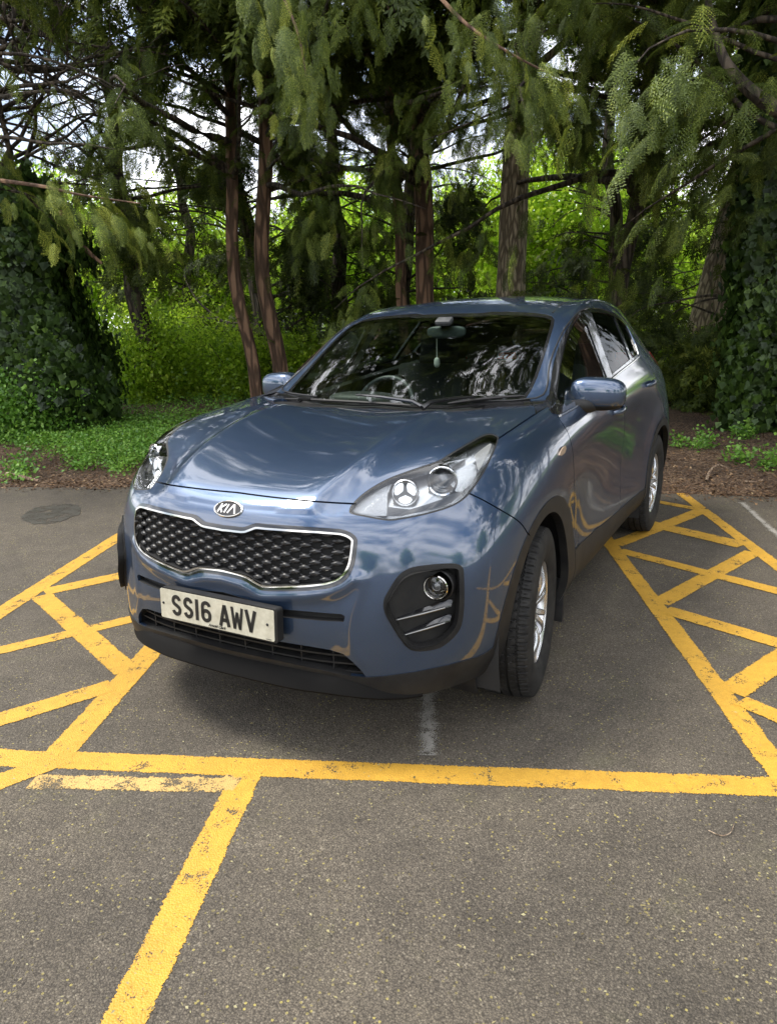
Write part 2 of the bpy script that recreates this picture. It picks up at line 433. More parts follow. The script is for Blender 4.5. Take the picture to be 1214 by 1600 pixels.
E0 = np.array([edge_x(q) for q in yy])[:, None]+fbm(yy, yy*0, 5, 5, 9)[:, None]*.05
X = E0+R
Z = floor_z(X, Y, R); Z[:, 0] = -.01
kk, ii = np.meshgrid(np.arange(ny-1), np.arange(nx-1), indexing='ij'); kk = kk.ravel(); ii = ii.ravel()
F = np.stack([kk*nx+ii, kk*nx+ii+1, (kk+1)*nx+ii+1, (kk+1)*nx+ii], -1)
tag(npmesh('woodland_floor', np.stack([X, Y, Z], -1).reshape(-1, 3), F, SOILM, smooth=True), kind='structure')
FARM = mat('distant grass', (.05, .08, .02), .95); _t = NT(FARM); _t.l(_t.ramp(_t.noise(.6, 5, .6, _t.obj()), [(.35, (.035, .06, .015)), (.7, (.10, .14, .035))]), _t.b.inputs['Base Color'])
pymesh('ground', [(-400, -400, -.03), (400, -400, -.03), (400, 400, -.03), (-400, 400, -.03)], [(0, 1, 2, 3)], FARM)['kind'] = 'structure'
# ------------------------------------------------------------------ foliage kit
def leaf_mat(name, stops, rough=.55, trans=.35, gloss=.12):
    m = bpy.data.materials.new(name); m.use_nodes = True; nt = m.node_tree; nt.nodes.clear(); L = nt.links.new
    out = nt.nodes.new('ShaderNodeOutputMaterial'); at = nt.nodes.new('ShaderNodeAttribute'); at.attribute_name = 'tint'
    rp = nt.nodes.new('ShaderNodeValToRGB'); e = rp.color_ramp.elements
    while len(e) < len(stops): e.new(.5)
    for i, (p, c) in enumerate(stops): e[i].position = p; e[i].color = (*c, 1)
    df = nt.nodes.new('ShaderNodeBsdfDiffuse'); tr = nt.nodes.new('ShaderNodeBsdfTranslucent'); gl = nt.nodes.new('ShaderNodeBsdfGlossy'); gl.inputs['Roughness'].default_value = rough
    gl.inputs['Color'].default_value = (.8, .85, .8, 1)
    m1 = nt.nodes.new('ShaderNodeMixShader'); m1.inputs[0].default_value = trans
    m2 = nt.nodes.new('ShaderNodeMixShader'); m2.inputs[0].default_value = gloss
    L(at.outputs['Fac'], rp.inputs[0]); L(rp.outputs[0], df.inputs[0]); L(rp.outputs[0], tr.inputs[0])
    L(df.outputs[0], m1.inputs[1]); L(tr.outputs[0], m1.inputs[2]); L(m1.outputs[0], m2.inputs[1]); L(gl.outputs[0], m2.inputs[2]); L(m2.outputs[0], out.inputs[0])
    return m
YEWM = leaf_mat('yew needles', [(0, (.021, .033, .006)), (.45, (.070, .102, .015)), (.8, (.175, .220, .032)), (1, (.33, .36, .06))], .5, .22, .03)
LIMEM = leaf_mat('sun-lightened spring leaves', [(0, (.13, .25, .015)), (.5, (.38, .58, .035)), (1, (.66, .82, .09))], .4, .55, .03)  # fresh lime green, its albedo lightened to stand in for stronger sun
IVYM = leaf_mat('ivy leaves', [(0, (.016, .034, .007)), (.6, (.052, .100, .018)), (1, (.15, .25, .04))], .36, .15, .035)
HERBM = leaf_mat('herb leaves', [(0, (.06, .15, .015)), (.5, (.13, .30, .03)), (1, (.27, .46, .06))], .5, .3, .05)
def bark_mat(name, c1, c2, scale, stretch=.18, bumpd=.03):
    m = mat(name, c1, .9); t = NT(m); o = t.obj(); mp = t.n('Mapping'); mp.inputs['Scale'].default_value = (1, 1, stretch); t.l(o, mp.inputs['Vector'])
    n = t.noise(scale, 7, .65, mp.outputs[0]); v = t.n('TexVoronoi', feature='DISTANCE_TO_EDGE'); v.inputs['Scale'].default_value = scale*.9; t.l(mp.outputs[0], v.inputs['Vector'])
    h = t.math('ADD', n, t.math('MULTIPLY', t.ramp(v.outputs['Distance'], [(0, 0), (.25, 1)]), .6))
    t.l(t.ramp(h, [(.35, tuple(q*.5 for q in c1)), (.8, c1), (1.3 if False else 1.0, c2)]), t.b.inputs['Base Color']); t.bump(h, 1.0, bumpd)
    return m
YEWBARK = bark_mat('reddish yew bark', (.115, .068, .042), (.26, .155, .095), 9)
OAKBARK = bark_mat('furrowed pale bark', (.27, .215, .145), (.48, .40, .28), 14, .22, .05)
DARKBARK = bark_mat('dark bark', (.045, .034, .024), (.11, .085, .06), 12)

def quad_leaf(p, d, n, l, w):
    "one leaf-shaped quad: base, two sides, tip"
    d = d/np.linalg.norm(d); s = np.cross(n, d); s /= np.linalg.norm(s)+1e-9
    return [p, p+d*l*.45+s*w/2, p+d*l, p+d*l*.45-s*w/2]
def tpl_yew(fine, seed):
    "a drooping feathery spray lying along +x, hanging in -z"
    r = np.random.default_rng(seed); V = []
    Ls = .36; nt = 15 if fine else 9
    def strip(a, b, w):
        d = b-a; s = np.cross(d, [0, 0, 1.]); s = s/(np.linalg.norm(s)+1e-9)*w/2; return [a-s, a+s, b+s*.6, b-s*.6]
    for k in range(5):
        t0_, t1_ = k/5, (k+1)/5; V += strip(np.array([Ls*t0_, 0, -.16*t0_**2]), np.array([Ls*t1_, 0, -.16*t1_**2]), .007 if fine else .014)
    for k in range(nt):
        t = (k+.6)/nt; p0 = np.array([Ls*t, 0, -.16*t*t]); sgn = 1 if k % 2 else -1
        tl = (.13 if t < .8 else .09)*(1-.45*t)*r.uniform(.8, 1.2)
        dr = np.array([.75, sgn*.8, -.25-.25*t]); dr /= np.linalg.norm(dr)
        V += strip(p0, p0+dr*tl+np.array([0, 0, -.04]), .005 if fine else .012)
        if fine:
            m = 6
            for q in range(m):
                u = (q+.5)/m; p = p0+dr*tl*u+np.array([0, 0, -.04*u*u])
                for s2 in (-1, 1):
                    side = np.cross(dr, [0, 0, 1]); side /= np.linalg.norm(side)
                    dd = dr*.75+side*s2*.9+np.array([0, 0, r.normal(0, .12)])
                    V += quad_leaf(p, dd, np.array([0, r.normal(0, .3), 1.]), .034*(1-.3*u), .0125)
        else:
            for u in (.15, .55, .85):
                p = p0+dr*tl*u
                for s2 in (-1, 1):
                    side = np.cross(dr, [0, 0, 1]); dd = dr+side*s2*.7+np.array([0, 0, r.normal(0, .2)])
                    V += quad_leaf(p, dd, np.array([r.normal(0, .3), r.normal(0, .3), 1.]), .07, .026)
    m = 12 if fine else 4
    for q in range(m):                                   # needles on the stem itself
        t = (q+1)/m; p = np.array([Ls*t, 0, -.16*t*t])
        for s2 in (-1, 1): V += quad_leaf(p, np.array([.8, .7*s2, -.2]), np.array([0, 0, 1.]), .03 if fine else .06, .008 if fine else .02)
    return np.array(V)
def tpl_leaves(n, size, spread, seed, droop=0.):
    r = np.random.default_rng(seed); V = []
    for k in range(n):
        p = r.normal(0, spread, 3)*np.array([1, 1, .7]); d = r.normal(0, 1, 3); d[2] = d[2]*.4-droop
        V += quad_leaf(p, d, r.normal(0, .5, 3)+np.array([0, 0, 1.]), size*r.uniform(.7, 1.25), size*.72)
    return np.array(V)
def tpl_ivy(n, size, spread, seed):
    "ivy leaves: five-pointed outlines, facing +x, hanging"
    r = np.random.default_rng(seed); V = []
    for k in range(n):
        p = r.normal(0, spread, 3); d = np.array([r.normal(0, .25), r.normal(0, .5), -1.]); nn = np.array([1., r.normal(0, .35), .35+r.normal(0, .3)])
        d /= np.linalg.norm(d); s = np.cross(nn, d); s /= np.linalg.norm(s); z = size*r.uniform(.7, 1.2)
        V += [p, p+d*z*.25+s*z*.55, p+d*z, p+d*z*.25-s*z*.55]
        V += [p-d*z*.12+s*z*.30, p+d*z*.55+s*z*.34, p+d*z*.75, p+d*z*.1]
    return np.array(V)
TPL = {'yf': [tpl_yew(True, i) for i in range(4)], 'yc': [tpl_yew(False, i+9) for i in range(4)],
       'lime': [tpl_leaves(16, .075, .16, i) for i in range(4)], 'far': [tpl_leaves(10, .17, .34, i) for i in range(4)],
       'ivy': [tpl_ivy(7, .085, .07, i) for i in range(4)], 'herb': [tpl_leaves(16, .045, .07, i+5) for i in range(4)]}
def frames(d, roll, tilt=None):
    "rotation matrices whose x axis is d"
    d = d/np.linalg.norm(d, axis=1, keepdims=True); up = np.tile([0., 0, 1], (len(d), 1)); s = np.cross(up, d); sn = np.linalg.norm(s, axis=1, keepdims=True)
    s = np.where(sn > 1e-3, s/np.maximum(sn, 1e-6), [0, 1, 0]); u = np.cross(d, s); c, q = np.cos(roll)[:, None], np.sin(roll)[:, None]
    s2 = s*c+u*q; u2 = -s*q+u*c
    return np.stack([d, s2, u2], -1)
def scatter_mesh(name, kind, P, D, S, tint, m, parent=None, rollsd=.5, seed=0, tj=.12):
    r = np.random.default_rng(seed); P = np.asarray(P); D = np.asarray(D); S = np.asarray(S); tint = np.asarray(tint)
    R = frames(D, r.normal(0, rollsd, len(P))); which = r.integers(0, 4, len(P)); VV = []; TT = []
    for k in range(4):
        sel = which == k
        if not sel.any(): continue
        T = TPL[kind][k]; A = np.einsum('nij,vj->nvi', R[sel]*S[sel][:, None, None], T)+P[sel][:, None, :]
        VV.append(A.reshape(-1, 3)); tt = np.repeat(tint[sel], len(T)).reshape(-1, 4)
        tt = tt+r.normal(0, tj, (len(tt), 1)); TT.append(np.clip(tt, 0, 1).ravel())
    V = np.concatenate(VV); T = np.concatenate(TT); F = np.arange(len(V)).reshape(-1, 4)
    return npmesh(name, V, F, m, parent, col=T)
def curve(p0, d0, L, n, r, wander=.25, droop=0., lift=0.):
    P = [np.array(p0, float)]; d = np.array(d0, float); d /= np.linalg.norm(d)
    for i in range(n):
        d = d+r.normal(0, wander/n**.5, 3)*np.array([1, 1, .6])+np.array([0, 0, (lift-droop*(i/n))/n]); d /= np.linalg.norm(d)
        P.append(P[-1]+d*L/n)
    return P
def bark_tube(mb, P, r0, r1, n=9, rnd=None, flute=0):
    P = [Vector(p) for p in P]; m = len(P); V = []; F = []
    a = Vector((1, .13, 0)); ph = random.uniform(0, 6)
    for i, p in enumerate(P):
        t = (P[min(i+1, m-1)]-P[max(i-1, 0)]).normalized(); s = t.cross(a); s.normalize(); u = s.cross(t)
        rr = r0+(r1-r0)*i/(m-1)
        for k in range(n):
            th = 2*math.pi*k/n; q = rr*(1+flute*math.sin(3*th+ph+i*.25)+flute*.6*math.sin(5*th-i*.4+ph)+random.uniform(-.04, .04)); V.append(p+q*(math.cos(th)*s+math.sin(th)*u))
        if i:
            for k in range(n): F.append(((i-1)*n+k, (i-1)*n+(k+1) % n, i*n+(k+1) % n, i*n+k))
    mb.add(V, F)

def clump(P, seed, s=1.35):
    "smooth 3-D noise used to break crowns into clumps with gaps between"
    r = np.random.default_rng(seed+1000); v = np.zeros(len(P))
    for _ in range(9):
        k = r.normal(0, 1, 3); k /= np.linalg.norm(k); v += np.sin(P@k*s*r.uniform(1.2, 3.4)+r.uniform(0, 6.28))
    return v/3
# openings in the drapery of the yews, as cones of clear air seen from the car park: (px, py, half width, half height)
OPEN = [(845,300,60,105),(786,290,34,95),(652,395,32,85),(415,400,34,150),(415,260,26,60),(652,270,30,60),(300,350,80,45),(560,300,34,55),(1095,430,45,80),(75,165,95,100),(960,250,30,90),(540,420,30,50),(250,470,60,60),(690,250,22,60),(870,70,45,35),(230,250,30,40)]
def clear_of(P, off, r, keep=.16, zmax=9):
    Q = pxproj(P+off); ok = np.ones(len(P), bool)
    for cx, cy, w, h in OPEN:
        e = ((Q[:, 0]-cx)/w)**2+((Q[:, 1]-cy)/h)**2+r.normal(0, .22, len(P)); ok &= ~((e < 1) & (r.random(len(P)) > keep) & (P[:, 2] < zmax))
    return ok
def yew_tree(name, stems, H, limbs, label, group=None, seed=1, kind='yc', reach=(2.5, 4.5), zlo=1.6, dens=1.0, aim=None, aimw=0., rad=.2, bark=None, tmean=.42, hang=.75, cat='tree', size=1.0, zpow=1.0, taper=.45, fine_to=99., dens_hi=1.0, gap=.35, gap_hi=-.1):
    r = np.random.default_rng(seed); random.seed(seed)
    base = np.mean([s[0] for s in stems], axis=0); root = empty(name, tuple(base)); tag(root, label, cat, group)
    mb = MB(); br = MB(); P = []; D = []; S = []; T = []
    off = np.array([*base]); SP = []; H_ = []
    for (b, lean, hh, rr) in stems:
        b = np.array(b, float); n = 18; pts = []
        for i in range(n+1):
            t = i/n; pts.append(b+np.array([lean[0]*t+.13*math.sin(t*9+b[0])+.04*math.sin(t*31+b[1]), lean[1]*t+.15*math.sin(t*8+b[1])+.05*math.sin(t*27+b[0]), hh*t]))
        SP.append(pts); bark_tube(mb, [p-off for p in smoothpoly(pts, 2, False)], rr*1.1, rr*.35, 14, flute=.11)
        for _ in range(46 if kind == 'yf' else 0):           # young shoots on the stem
            z = r.uniform(.5, max(zlo, 1.)); i = min(int(z/hh*n), n-1); a = r.uniform(0, 6.28)
            dd = np.array([math.cos(a), math.sin(a), r.uniform(-.6, .5)]); P.append(pts[i]+np.array([0, 0, z-pts[i][2]])+dd*rr*.8-off); D.append(dd); S.append(r.uniform(.5, .95)); T.append(r.uniform(.2, .6)); H_.append(False)
    for k in range(limbs):
        pts = SP[r.integers(0, len(SP))]; t = (k+.5)/limbs; t = t**zpow; z = zlo/H+(1-zlo/H)*t; i = min(int(z*18), 17); p0 = pts[i]+(pts[i+1]-pts[i])*(z*18-i)
        a = r.uniform(0, 2*math.pi)
        if aim is not None and r.random() < aimw: a = aim+r.normal(0, .55)
        L = r.uniform(*reach)*(1-taper*z)
        d0 = np.array([math.cos(a), math.sin(a), r.uniform(.05, .55)]); c = curve(p0, d0, L, 12, r, .55, 1.2)
        bark_tube(br, [p-off for p in c], .0095*L+.008, .004, 6)
        for j in range(2, 13):
            q = c[j]; t_ = (c[j]-c[j-1]); t_ /= np.linalg.norm(t_)
            hi = q[2] > fine_to; ns = int((dens_hi if hi else dens)*(3+5*(j/12)))
            for _ in range(ns):
                sd = np.array([-t_[1], t_[0], 0])*r.choice([-1, 1]); dd = t_*r.uniform(.3, 1)+sd*r.uniform(.2, 1.2)+np.array([0, 0, -r.uniform(-.1, hang*1.5)])
                p = q+r.normal(0, .12, 3)+dd/np.linalg.norm(dd)*r.uniform(0, .38)+np.array([0, 0, -abs(r.normal(0, hang*.42))])
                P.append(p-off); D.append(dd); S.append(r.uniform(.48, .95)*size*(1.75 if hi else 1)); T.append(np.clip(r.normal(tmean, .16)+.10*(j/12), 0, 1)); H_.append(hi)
    mb.build('trunk', bark or YEWBARK, root)
    br.build('limbs', DARKBARK, root, autos=0)
    P, D, S, T, H_ = map(np.array, (P, D, S, T, H_)); ok = clump(P, seed)+np.where(H_, gap_hi, gap) > 0; ok &= clear_of(P, off, r); P, D, S, T, H_ = P[ok], D[ok], S[ok], T[ok], H_[ok]
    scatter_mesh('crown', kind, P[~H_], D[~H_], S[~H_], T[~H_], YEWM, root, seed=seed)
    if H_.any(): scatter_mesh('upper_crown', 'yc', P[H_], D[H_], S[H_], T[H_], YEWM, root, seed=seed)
    return root
def broad_tree(name, b, H, label, group=None, seed=1, crown=(3.5, 3.5, 3.5), zc=None, n=1400, rr=.22, kind='lime', tm=.55, lean=(0, 0), bark=None, m=None, cat='tree', sc=1.):
    r = np.random.default_rng(seed); random.seed(seed); b = np.array(b, float); root = empty(name, tuple(b)); tag(root, label, cat, group)
    mb = MB(); n_ = 16; pts = [np.array([lean[0]*i/n_+.08*math.sin(i*.5+seed), lean[1]*i/n_+.08*math.cos(i*.45+seed), H*.8*i/n_]) for i in range(n_+1)]
    bark_tube(mb, pts, rr, rr*.4, 16, flute=.07); zc = zc or H*.68; P = []; D = []; S = []; T = []; br = MB()
    cen = [np.array([lean[0]*.7, lean[1]*.7, zc])]
    clumps = []
    for k in range(26):
        v = r.normal(0, 1, 3); v /= np.linalg.norm(v); clumps.append(np.array([lean[0]*.7, lean[1]*.7, zc])+v*np.array(crown)*r.uniform(.45, 1.)*np.array([1, 1, 1]))
    for c in clumps:
        i = int(np.clip((c[2]-1.2)/(H*.8)*n_, 4, n_)); bark_tube(br, [pts[i], (pts[i]+c)/2+np.array([0, 0, .3]), c], rr*.28, .012, 6)
    for k in range(n):
        c = clumps[r.integers(0, len(clumps))]; p = c+r.normal(0, .24, 3)*np.array(crown)
        if p[2] < .3: continue
        P.append(p); D.append(r.normal(0, 1, 3)); S.append(r.uniform(.8, 1.4)*sc); T.append(np.clip(r.normal(tm, .2), 0, 1))
    mb.build('trunk', bark or OAKBARK, root); br.build('limbs', bark or OAKBARK, root, autos=0)
    scatter_mesh('crown', kind, P, D, S, T, m or LIMEM, root, seed=seed, rollsd=2.)
    return root
def ivy_tree(name, b, H, label, seed, rr, blob, n, group=None, lean=(0, 0)):
    "trunk wrapped in ivy; blob(t) gives the ivy radius up the trunk"
    r = np.random.default_rng(seed); random.seed(seed); b = np.array(b, float); root = empty(name, tuple(b)); tag(root, label, 'tree', group)
    mb = MB(); bark_tube(mb, [np.array([lean[0]*i/12, lean[1]*i/12, H*i/12]) for i in range(13)], rr, rr*.6, 12, flute=.1); mb.build('trunk', DARKBARK, root)
    P = []; D = []; S = []; T = []
    for k in range(n):
        t = r.uniform(0, 1)**1.15; a = r.uniform(0, 2*math.pi); z = H*t
        R = blob(t)*(1+.22*math.sin(3*a+z*1.7+seed)+.14*math.sin(7*a-z*3.1))*r.uniform(.86, 1.06)
        d = np.array([math.cos(a), math.sin(a), r.normal(.1, .25)])
        P.append([lean[0]*t+R*math.cos(a), lean[1]*t+R*math.sin(a), max(z+r.normal(0, .1), .05)]); D.append(d); S.append(r.uniform(.5, 1.55)); T.append(np.clip(r.normal(.42, .25), 0, 1))
    scatter_mesh('ivy', 'ivy', P, D, S, T, IVYM, root, seed=seed, rollsd=.3)
    return root
def gp(px, dist):
    p = at_dist((px, 500), dist); return np.array([p[0], p[1], 0.02])
CAZ = math.atan2(CAM_POS[1]-4, CAM_POS[0]-10)
# ------------------------------------------------------------------ the wood behind the car
to_cam = lambda p: math.atan2(CAM_POS[1]-p[1], CAM_POS[0]-p[0])
g = 'dark yew trees along the car park edge'
a = gp(396, 13.5); b = gp(436, 13.8)
HI = dict(zlo=3.5, taper=.15, fine_to=6.0, dens_hi=1.2, hang=.8, gap=.26, gap_hi=.06)
yew_tree('yew_tree', [(a, (.1, .5, 0), 13.5, .105), (b, (.0, -.1, 0), 14.5, .13)], 14, 105, 'yew with two reddish stems beside the left windscreen pillar of the blue car', g, 11, 'yf', (3.0, 6.8), dens=2.2, aim=to_cam(a), aimw=.5, **HI)
a = gp(632, 14.5); b = gp(662, 14.2)
yew_tree('yew_tree', [(a, (.0, .3, 0), 13.5, .10), (b, (.1, .1, 0), 14.5, .165)], 14, 105, 'yew with two upright reddish stems directly behind the roof of the blue car', g, 12, 'yf', (3.0, 6.8), dens=2.2, aim=to_cam(a), aimw=.5, **HI)
a = gp(985, 12.5); HI['zlo'] = 3.2
yew_tree('yew_tree', [(a, (.1, -.2, 0), 13.5, .115)], 14, 100, 'yew with dark drooping curtains behind the rear window of the blue car', g, 13, 'yf', (3.0, 7.6), dens=2.0, aim=to_cam(a), aimw=.55, bark=DARKBARK, **{**HI, 'gap_hi': .3})
HI['zlo'] = 2.8
a = gp(1330, 8.5)
yew_tree('yew_tree', [(a, (-.2, .5, 0), 9, .2)], 9, 46, 'yew whose boughs reach in over the right edge of the photo', g, 14, 'yf', (1.8, 3.4), dens=1.5, aim=to_cam(a)-math.pi*.5, aimw=.35, **HI)
a = gp(-130, 10)
yew_tree('yew_tree', [(a, (.4, -.2, 0), 7, .2)], 7, 30, 'yew whose boughs reach in over the left edge of the photo', g, 15, 'yf', (1.5, 2.8), dens=1.0, aim=to_cam(a)+math.pi*.4, aimw=.35, tmean=.52, **{**HI, 'gap': -.35, 'gap_hi': -.9})
a = gp(225, 15.5); HI['zlo'] = 2.6
yew_tree('yew_tree', [(a, (-.3, .2, 0), 9.5, .17)], 10, 52, 'thin yew standing between the ivy mass and the two-stemmed yew', g, 16, 'yc', (2.0, 3.6), dens=1.4, aim=to_cam(a), aimw=.3, bark=DARKBARK, **{**HI, 'gap_hi': -.45})
for px, d, H_t, w, sd in ((530, 19, 9.5, 'between the two pairs of reddish stems', 17), (950, 20, 9, 'right of the pale furrowed trunk', 18), (1215, 15, 9, 'behind the ivy-clad trunk on the right', 19), (300, 22, 6.5, 'left of the two-stemmed yew', 20), (395, 17.5, 8.5, 'straight behind the two-stemmed yew', 28), (640, 18.5, 9.5, 'straight behind the two upright reddish stems', 30)):
    a = gp(px, d)
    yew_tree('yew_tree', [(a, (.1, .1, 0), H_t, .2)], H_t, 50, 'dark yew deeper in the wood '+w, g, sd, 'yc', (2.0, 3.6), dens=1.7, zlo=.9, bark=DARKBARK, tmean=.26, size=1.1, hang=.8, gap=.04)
# pale furrowed trunks
a = gp(782, 15.5); broad_tree('oak_tree', a, 13, 'tree with a thick pale furrowed trunk behind the rear of the car roof', 'pale-trunked trees', 21, (4, 4, 3), 9.5, 900, .33, 'lime', .5, lean=(.5, -.6), sc=1.2)
a = gp(1078, 16); broad_tree('oak_tree', a, 13, 'tree with a thick pale leaning trunk right of the car, a pale wall beyond it', 'pale-trunked trees', 22, (4, 4, 3), 9.5, 900, .36, 'lime', .5, lean=(1.3, -2.0), sc=1.2)
# ivy
ivy_tree('ivy_clad_tree', gp(34, 12.5), 3.5, 'broad stump of a tree smothered in dark ivy at the left edge', 31, .3, lambda t: 1.15*(1-.25*t)*(.85+.25*math.sin(t*7)) if t < .7 else 1.0-1.9*(t-.7), 6500)
ivy_tree('ivy_clad_tree', gp(1196, 10.6), 8.0, 'narrow trunk clad in ivy at the right edge of the photo', 32, .16, lambda t: .34-.10*t, 3600, lean=(.1, .3))
# sunlit trees behind
g = 'sunlit fresh green trees beyond the yews'
spots = [(120,27,7.5,2.4,'left, above the ivy mass'),(330,24,6.5,1.9,'left of the two-stemmed yew'),(520,31,9,2.8,'between the two pairs of reddish stems'),(700,30,8,2.2,'just left of the pale furrowed trunk'),
         (865,23,6,2.6,'just right of the pale furrowed trunk, low and brightest'),(980,30,8,2.6,'behind the rear quarter of the car'),(1150,32,9,3.0,'right, behind the leaning pale trunk'),(-60,30,9,3.2,'at the far left edge')]
for i, (px, d, H, cz, w) in enumerate(spots):
    broad_tree('broadleaf_tree', gp(px, d), H, f'fresh green broadleaf tree {w}', g, 40+i, (2.6, 2.6, 2.6), cz+1.2, 2300, .14, 'lime', .6, bark=DARKBARK, sc=1.45)
# distant belt of trees
for i, (px, d) in enumerate([(-250, 48), (60, 52), (330, 50), (600, 54), (880, 52), (1160, 50), (1450, 47)]):
    broad_tree('broadleaf_tree', gp(px, d), 8.5, ['outermost distant tree past the left edge', 'distant tree glimpsed above the ivy mass', 'distant tree glimpsed left of the yew stems', 'distant tree glimpsed between the yew stems', 'distant tree glimpsed right of the furrowed trunk', 'distant tree glimpsed past the leaning trunk', 'outermost distant tree past the right edge'][i], 'distant trees closing the view', 60+i, (5, 5, 2.6), 3.6, 1300, .25, 'far', .5, bark=DARKBARK, sc=1.7)
# shrubs and saplings in front of them
def shrub(px, d, w, h, label, seed, kind='lime', tm=.5, n=700, grp='low bushes under the trees', m=None, sc=1.):
    r = np.random.default_rng(seed); b = gp(px, d); root = empty('bush', tuple(b)); tag(root, label, 'bush', grp)
    st = MB(); P = []; D = []; S = []; T = []
    for k in range(16):
        a = r.uniform(0, 6.28); q = np.array([math.cos(a)*w*r.uniform(.2, 1), math.sin(a)*w*r.uniform(.2, 1), h*r.uniform(.4, 1)])
        c = [np.array([0, 0, 0])+q*t*np.array([t**.3, t**.3, 1]) for t in (0., .25, .5, .75, 1.)]; c = [x+r.normal(0, .03, 3) for x in c]
        c[0] = np.array([r.normal(0, .1), r.normal(0, .1), -.02]); bark_tube(st, c, .016, .005, 5)
        for _ in range(n//16):
            t = r.uniform(.2, 1.05); p = c[min(int(t*4), 4)]+r.normal(0, .16, 3)*np.array([1.3, 1.3, 1]); p[2] = abs(p[2])+.03
            P.append(p); D.append(r.normal(0, 1, 3)); S.append(r.uniform(.7, 1.2)*sc); T.append(np.clip(r.normal(tm*.72 if kind == 'lime' else tm, .2), 0, 1))
    st.build('stems', DARKBARK, root, autos=0); scatter_mesh('foliage', kind, P, D, S, T, m or LIMEM, root, seed=seed, rollsd=2)
for i, (px, d, w, h, lab, k, tm, m_) in enumerate([
    (215,15.5,1.0,1.7,'pale green bush just right of the ivy mass','lime',.55,LIMEM),(300,16.5,1.3,1.5,'light green bush between the ivy mass and the yew stems','lime',.6,LIMEM),
    (375,15.5,1.0,1.2,'thin green bush left of the far door mirror','lime',.45,LIMEM),(262,20,1.6,2.2,'tall pale bush in the gap left of the yew','lime',.75,LIMEM),
    (360,21,1.6,2.0,'tall bright bush behind the thin green bush','lime',.7,LIMEM),(470,17,1.3,1.4,'bush behind the windscreen\'s far edge','lime',.5,LIMEM),
    (1050,15.5,1.3,1.25,'bright green bush just right of the tail lamp','lime',.72,LIMEM),(1110,13.5,1.2,1.05,'dark feathery bush at the foot of the leaning trunk','yc',.62,YEWM),
    (1160,12.5,.9,1.1,'dark bush left of the ivy-clad trunk','yc',.5,YEWM),(745,17.5,1.3,2.6,'dark feathery bush behind the car roof at the foot of the furrowed trunk','yc',.30,YEWM),(860,16,1.3,2.3,'dark feathery bush behind the right end of the car roof','yc',.35,YEWM),(930,14.5,1.0,1.9,'dark feathery bush behind the side windows of the car','yc',.35,YEWM),(560,17,1.2,2.2,'dark feathery bush behind the left end of the car roof','yc',.3,YEWM),
    (20,11.5,.8,.8,'low leafy bush at the foot of the ivy mass','herb',.5,HERBM)]):
    shrub(px, d, w, h, lab, 80+i, k, tm, 1100 if k == 'lime' else (700 if k == 'yc' else 1500), m=m_, sc=1.0 if k != 'herb' else 1.3)
# loose boughs that hang into the picture
def bough(tree_name, pts, r0, spr, label, seed, kind='yf', tm=.6, bark=YEWBARK):
    r = np.random.default_rng(seed); random.seed(seed); P3 = smoothpoly(pts, 6, False); b = P3[0]; mb = MB(); bark_tube(mb, [p for p in P3], r0, r0*.25, 10, flute=.06)
    root = empty(tree_name, (0, 0, 0)); tag(root, label, 'branch', 'boughs hanging into the picture'); mb.build('limb', bark, root)
    P = []; D = []; S = []; T = []
    for k in range(spr):
        i = r.integers(len(P3)//4, len(P3)-1); q = P3[i]; t_ = P3[min(i+1, len(P3)-1)]-P3[i-1]; t_ /= np.linalg.norm(t_); sd = np.array([-t_[1], t_[0], 0])*r.choice([-1, 1])
        dd = t_*r.uniform(.3, 1)+sd*r.uniform(.2, 1.)+np.array([0, 0, -r.uniform(.1, .9)]); P.append(q+dd/np.linalg.norm(dd)*r.uniform(0, .25)+np.array([0, 0, -abs(r.normal(0, .10))])+r.normal(0, .13, 3)); D.append(dd); S.append(r.uniform(.35, .75)); T.append(np.clip(r.normal(tm-.08, .2), 0, 1))
    if spr: scatter_mesh('sprays', kind, P, D, S, T, YEWM, root, seed=seed)
bough('yew_bough', [at_dist((1330, 235), 7.6), at_dist((1214, 172), 7.5), at_dist((1150, 120), 7.5), at_dist((1118, 55), 7.6), at_dist((1090, -90), 7.8)], .075, 30, 'thick curving dark bough sweeping across the top right corner', 5, bark=DARKBARK)
bough('yew_bough', [at_dist((-60, 275), 8.5), at_dist((60, 290), 8.2), at_dist((130, 305), 8.0), at_dist((220, 318), 7.8)], .022, 95, 'pale feathery bough reaching in from the left above the ivy', 7, tm=.78)
bough('yew_bough', [at_dist((640, -60), 7.2), at_dist((720, 30), 7.0), at_dist((800, 85), 6.9), at_dist((880, 125), 6.8)], .02, 85, 'lighter bough pointing right at the top centre', 8, tm=.72)
bough('yew_bough', [at_dist((380, -120), 7.6), at_dist((430, -30), 7.2), at_dist((465, 50), 7.0), at_dist((480, 130), 6.9)], .02, 110, 'bluish green spray hanging at the top left of centre', 9, tm=.66)
bough('fallen_branch', [at_dist((95, 330), 12.), at_dist((125, 380), 12), at_dist((160, 412), 12)], .07, 0, 'bare brown limb slanting out of the ivy', 10, bark=YEWBARK)
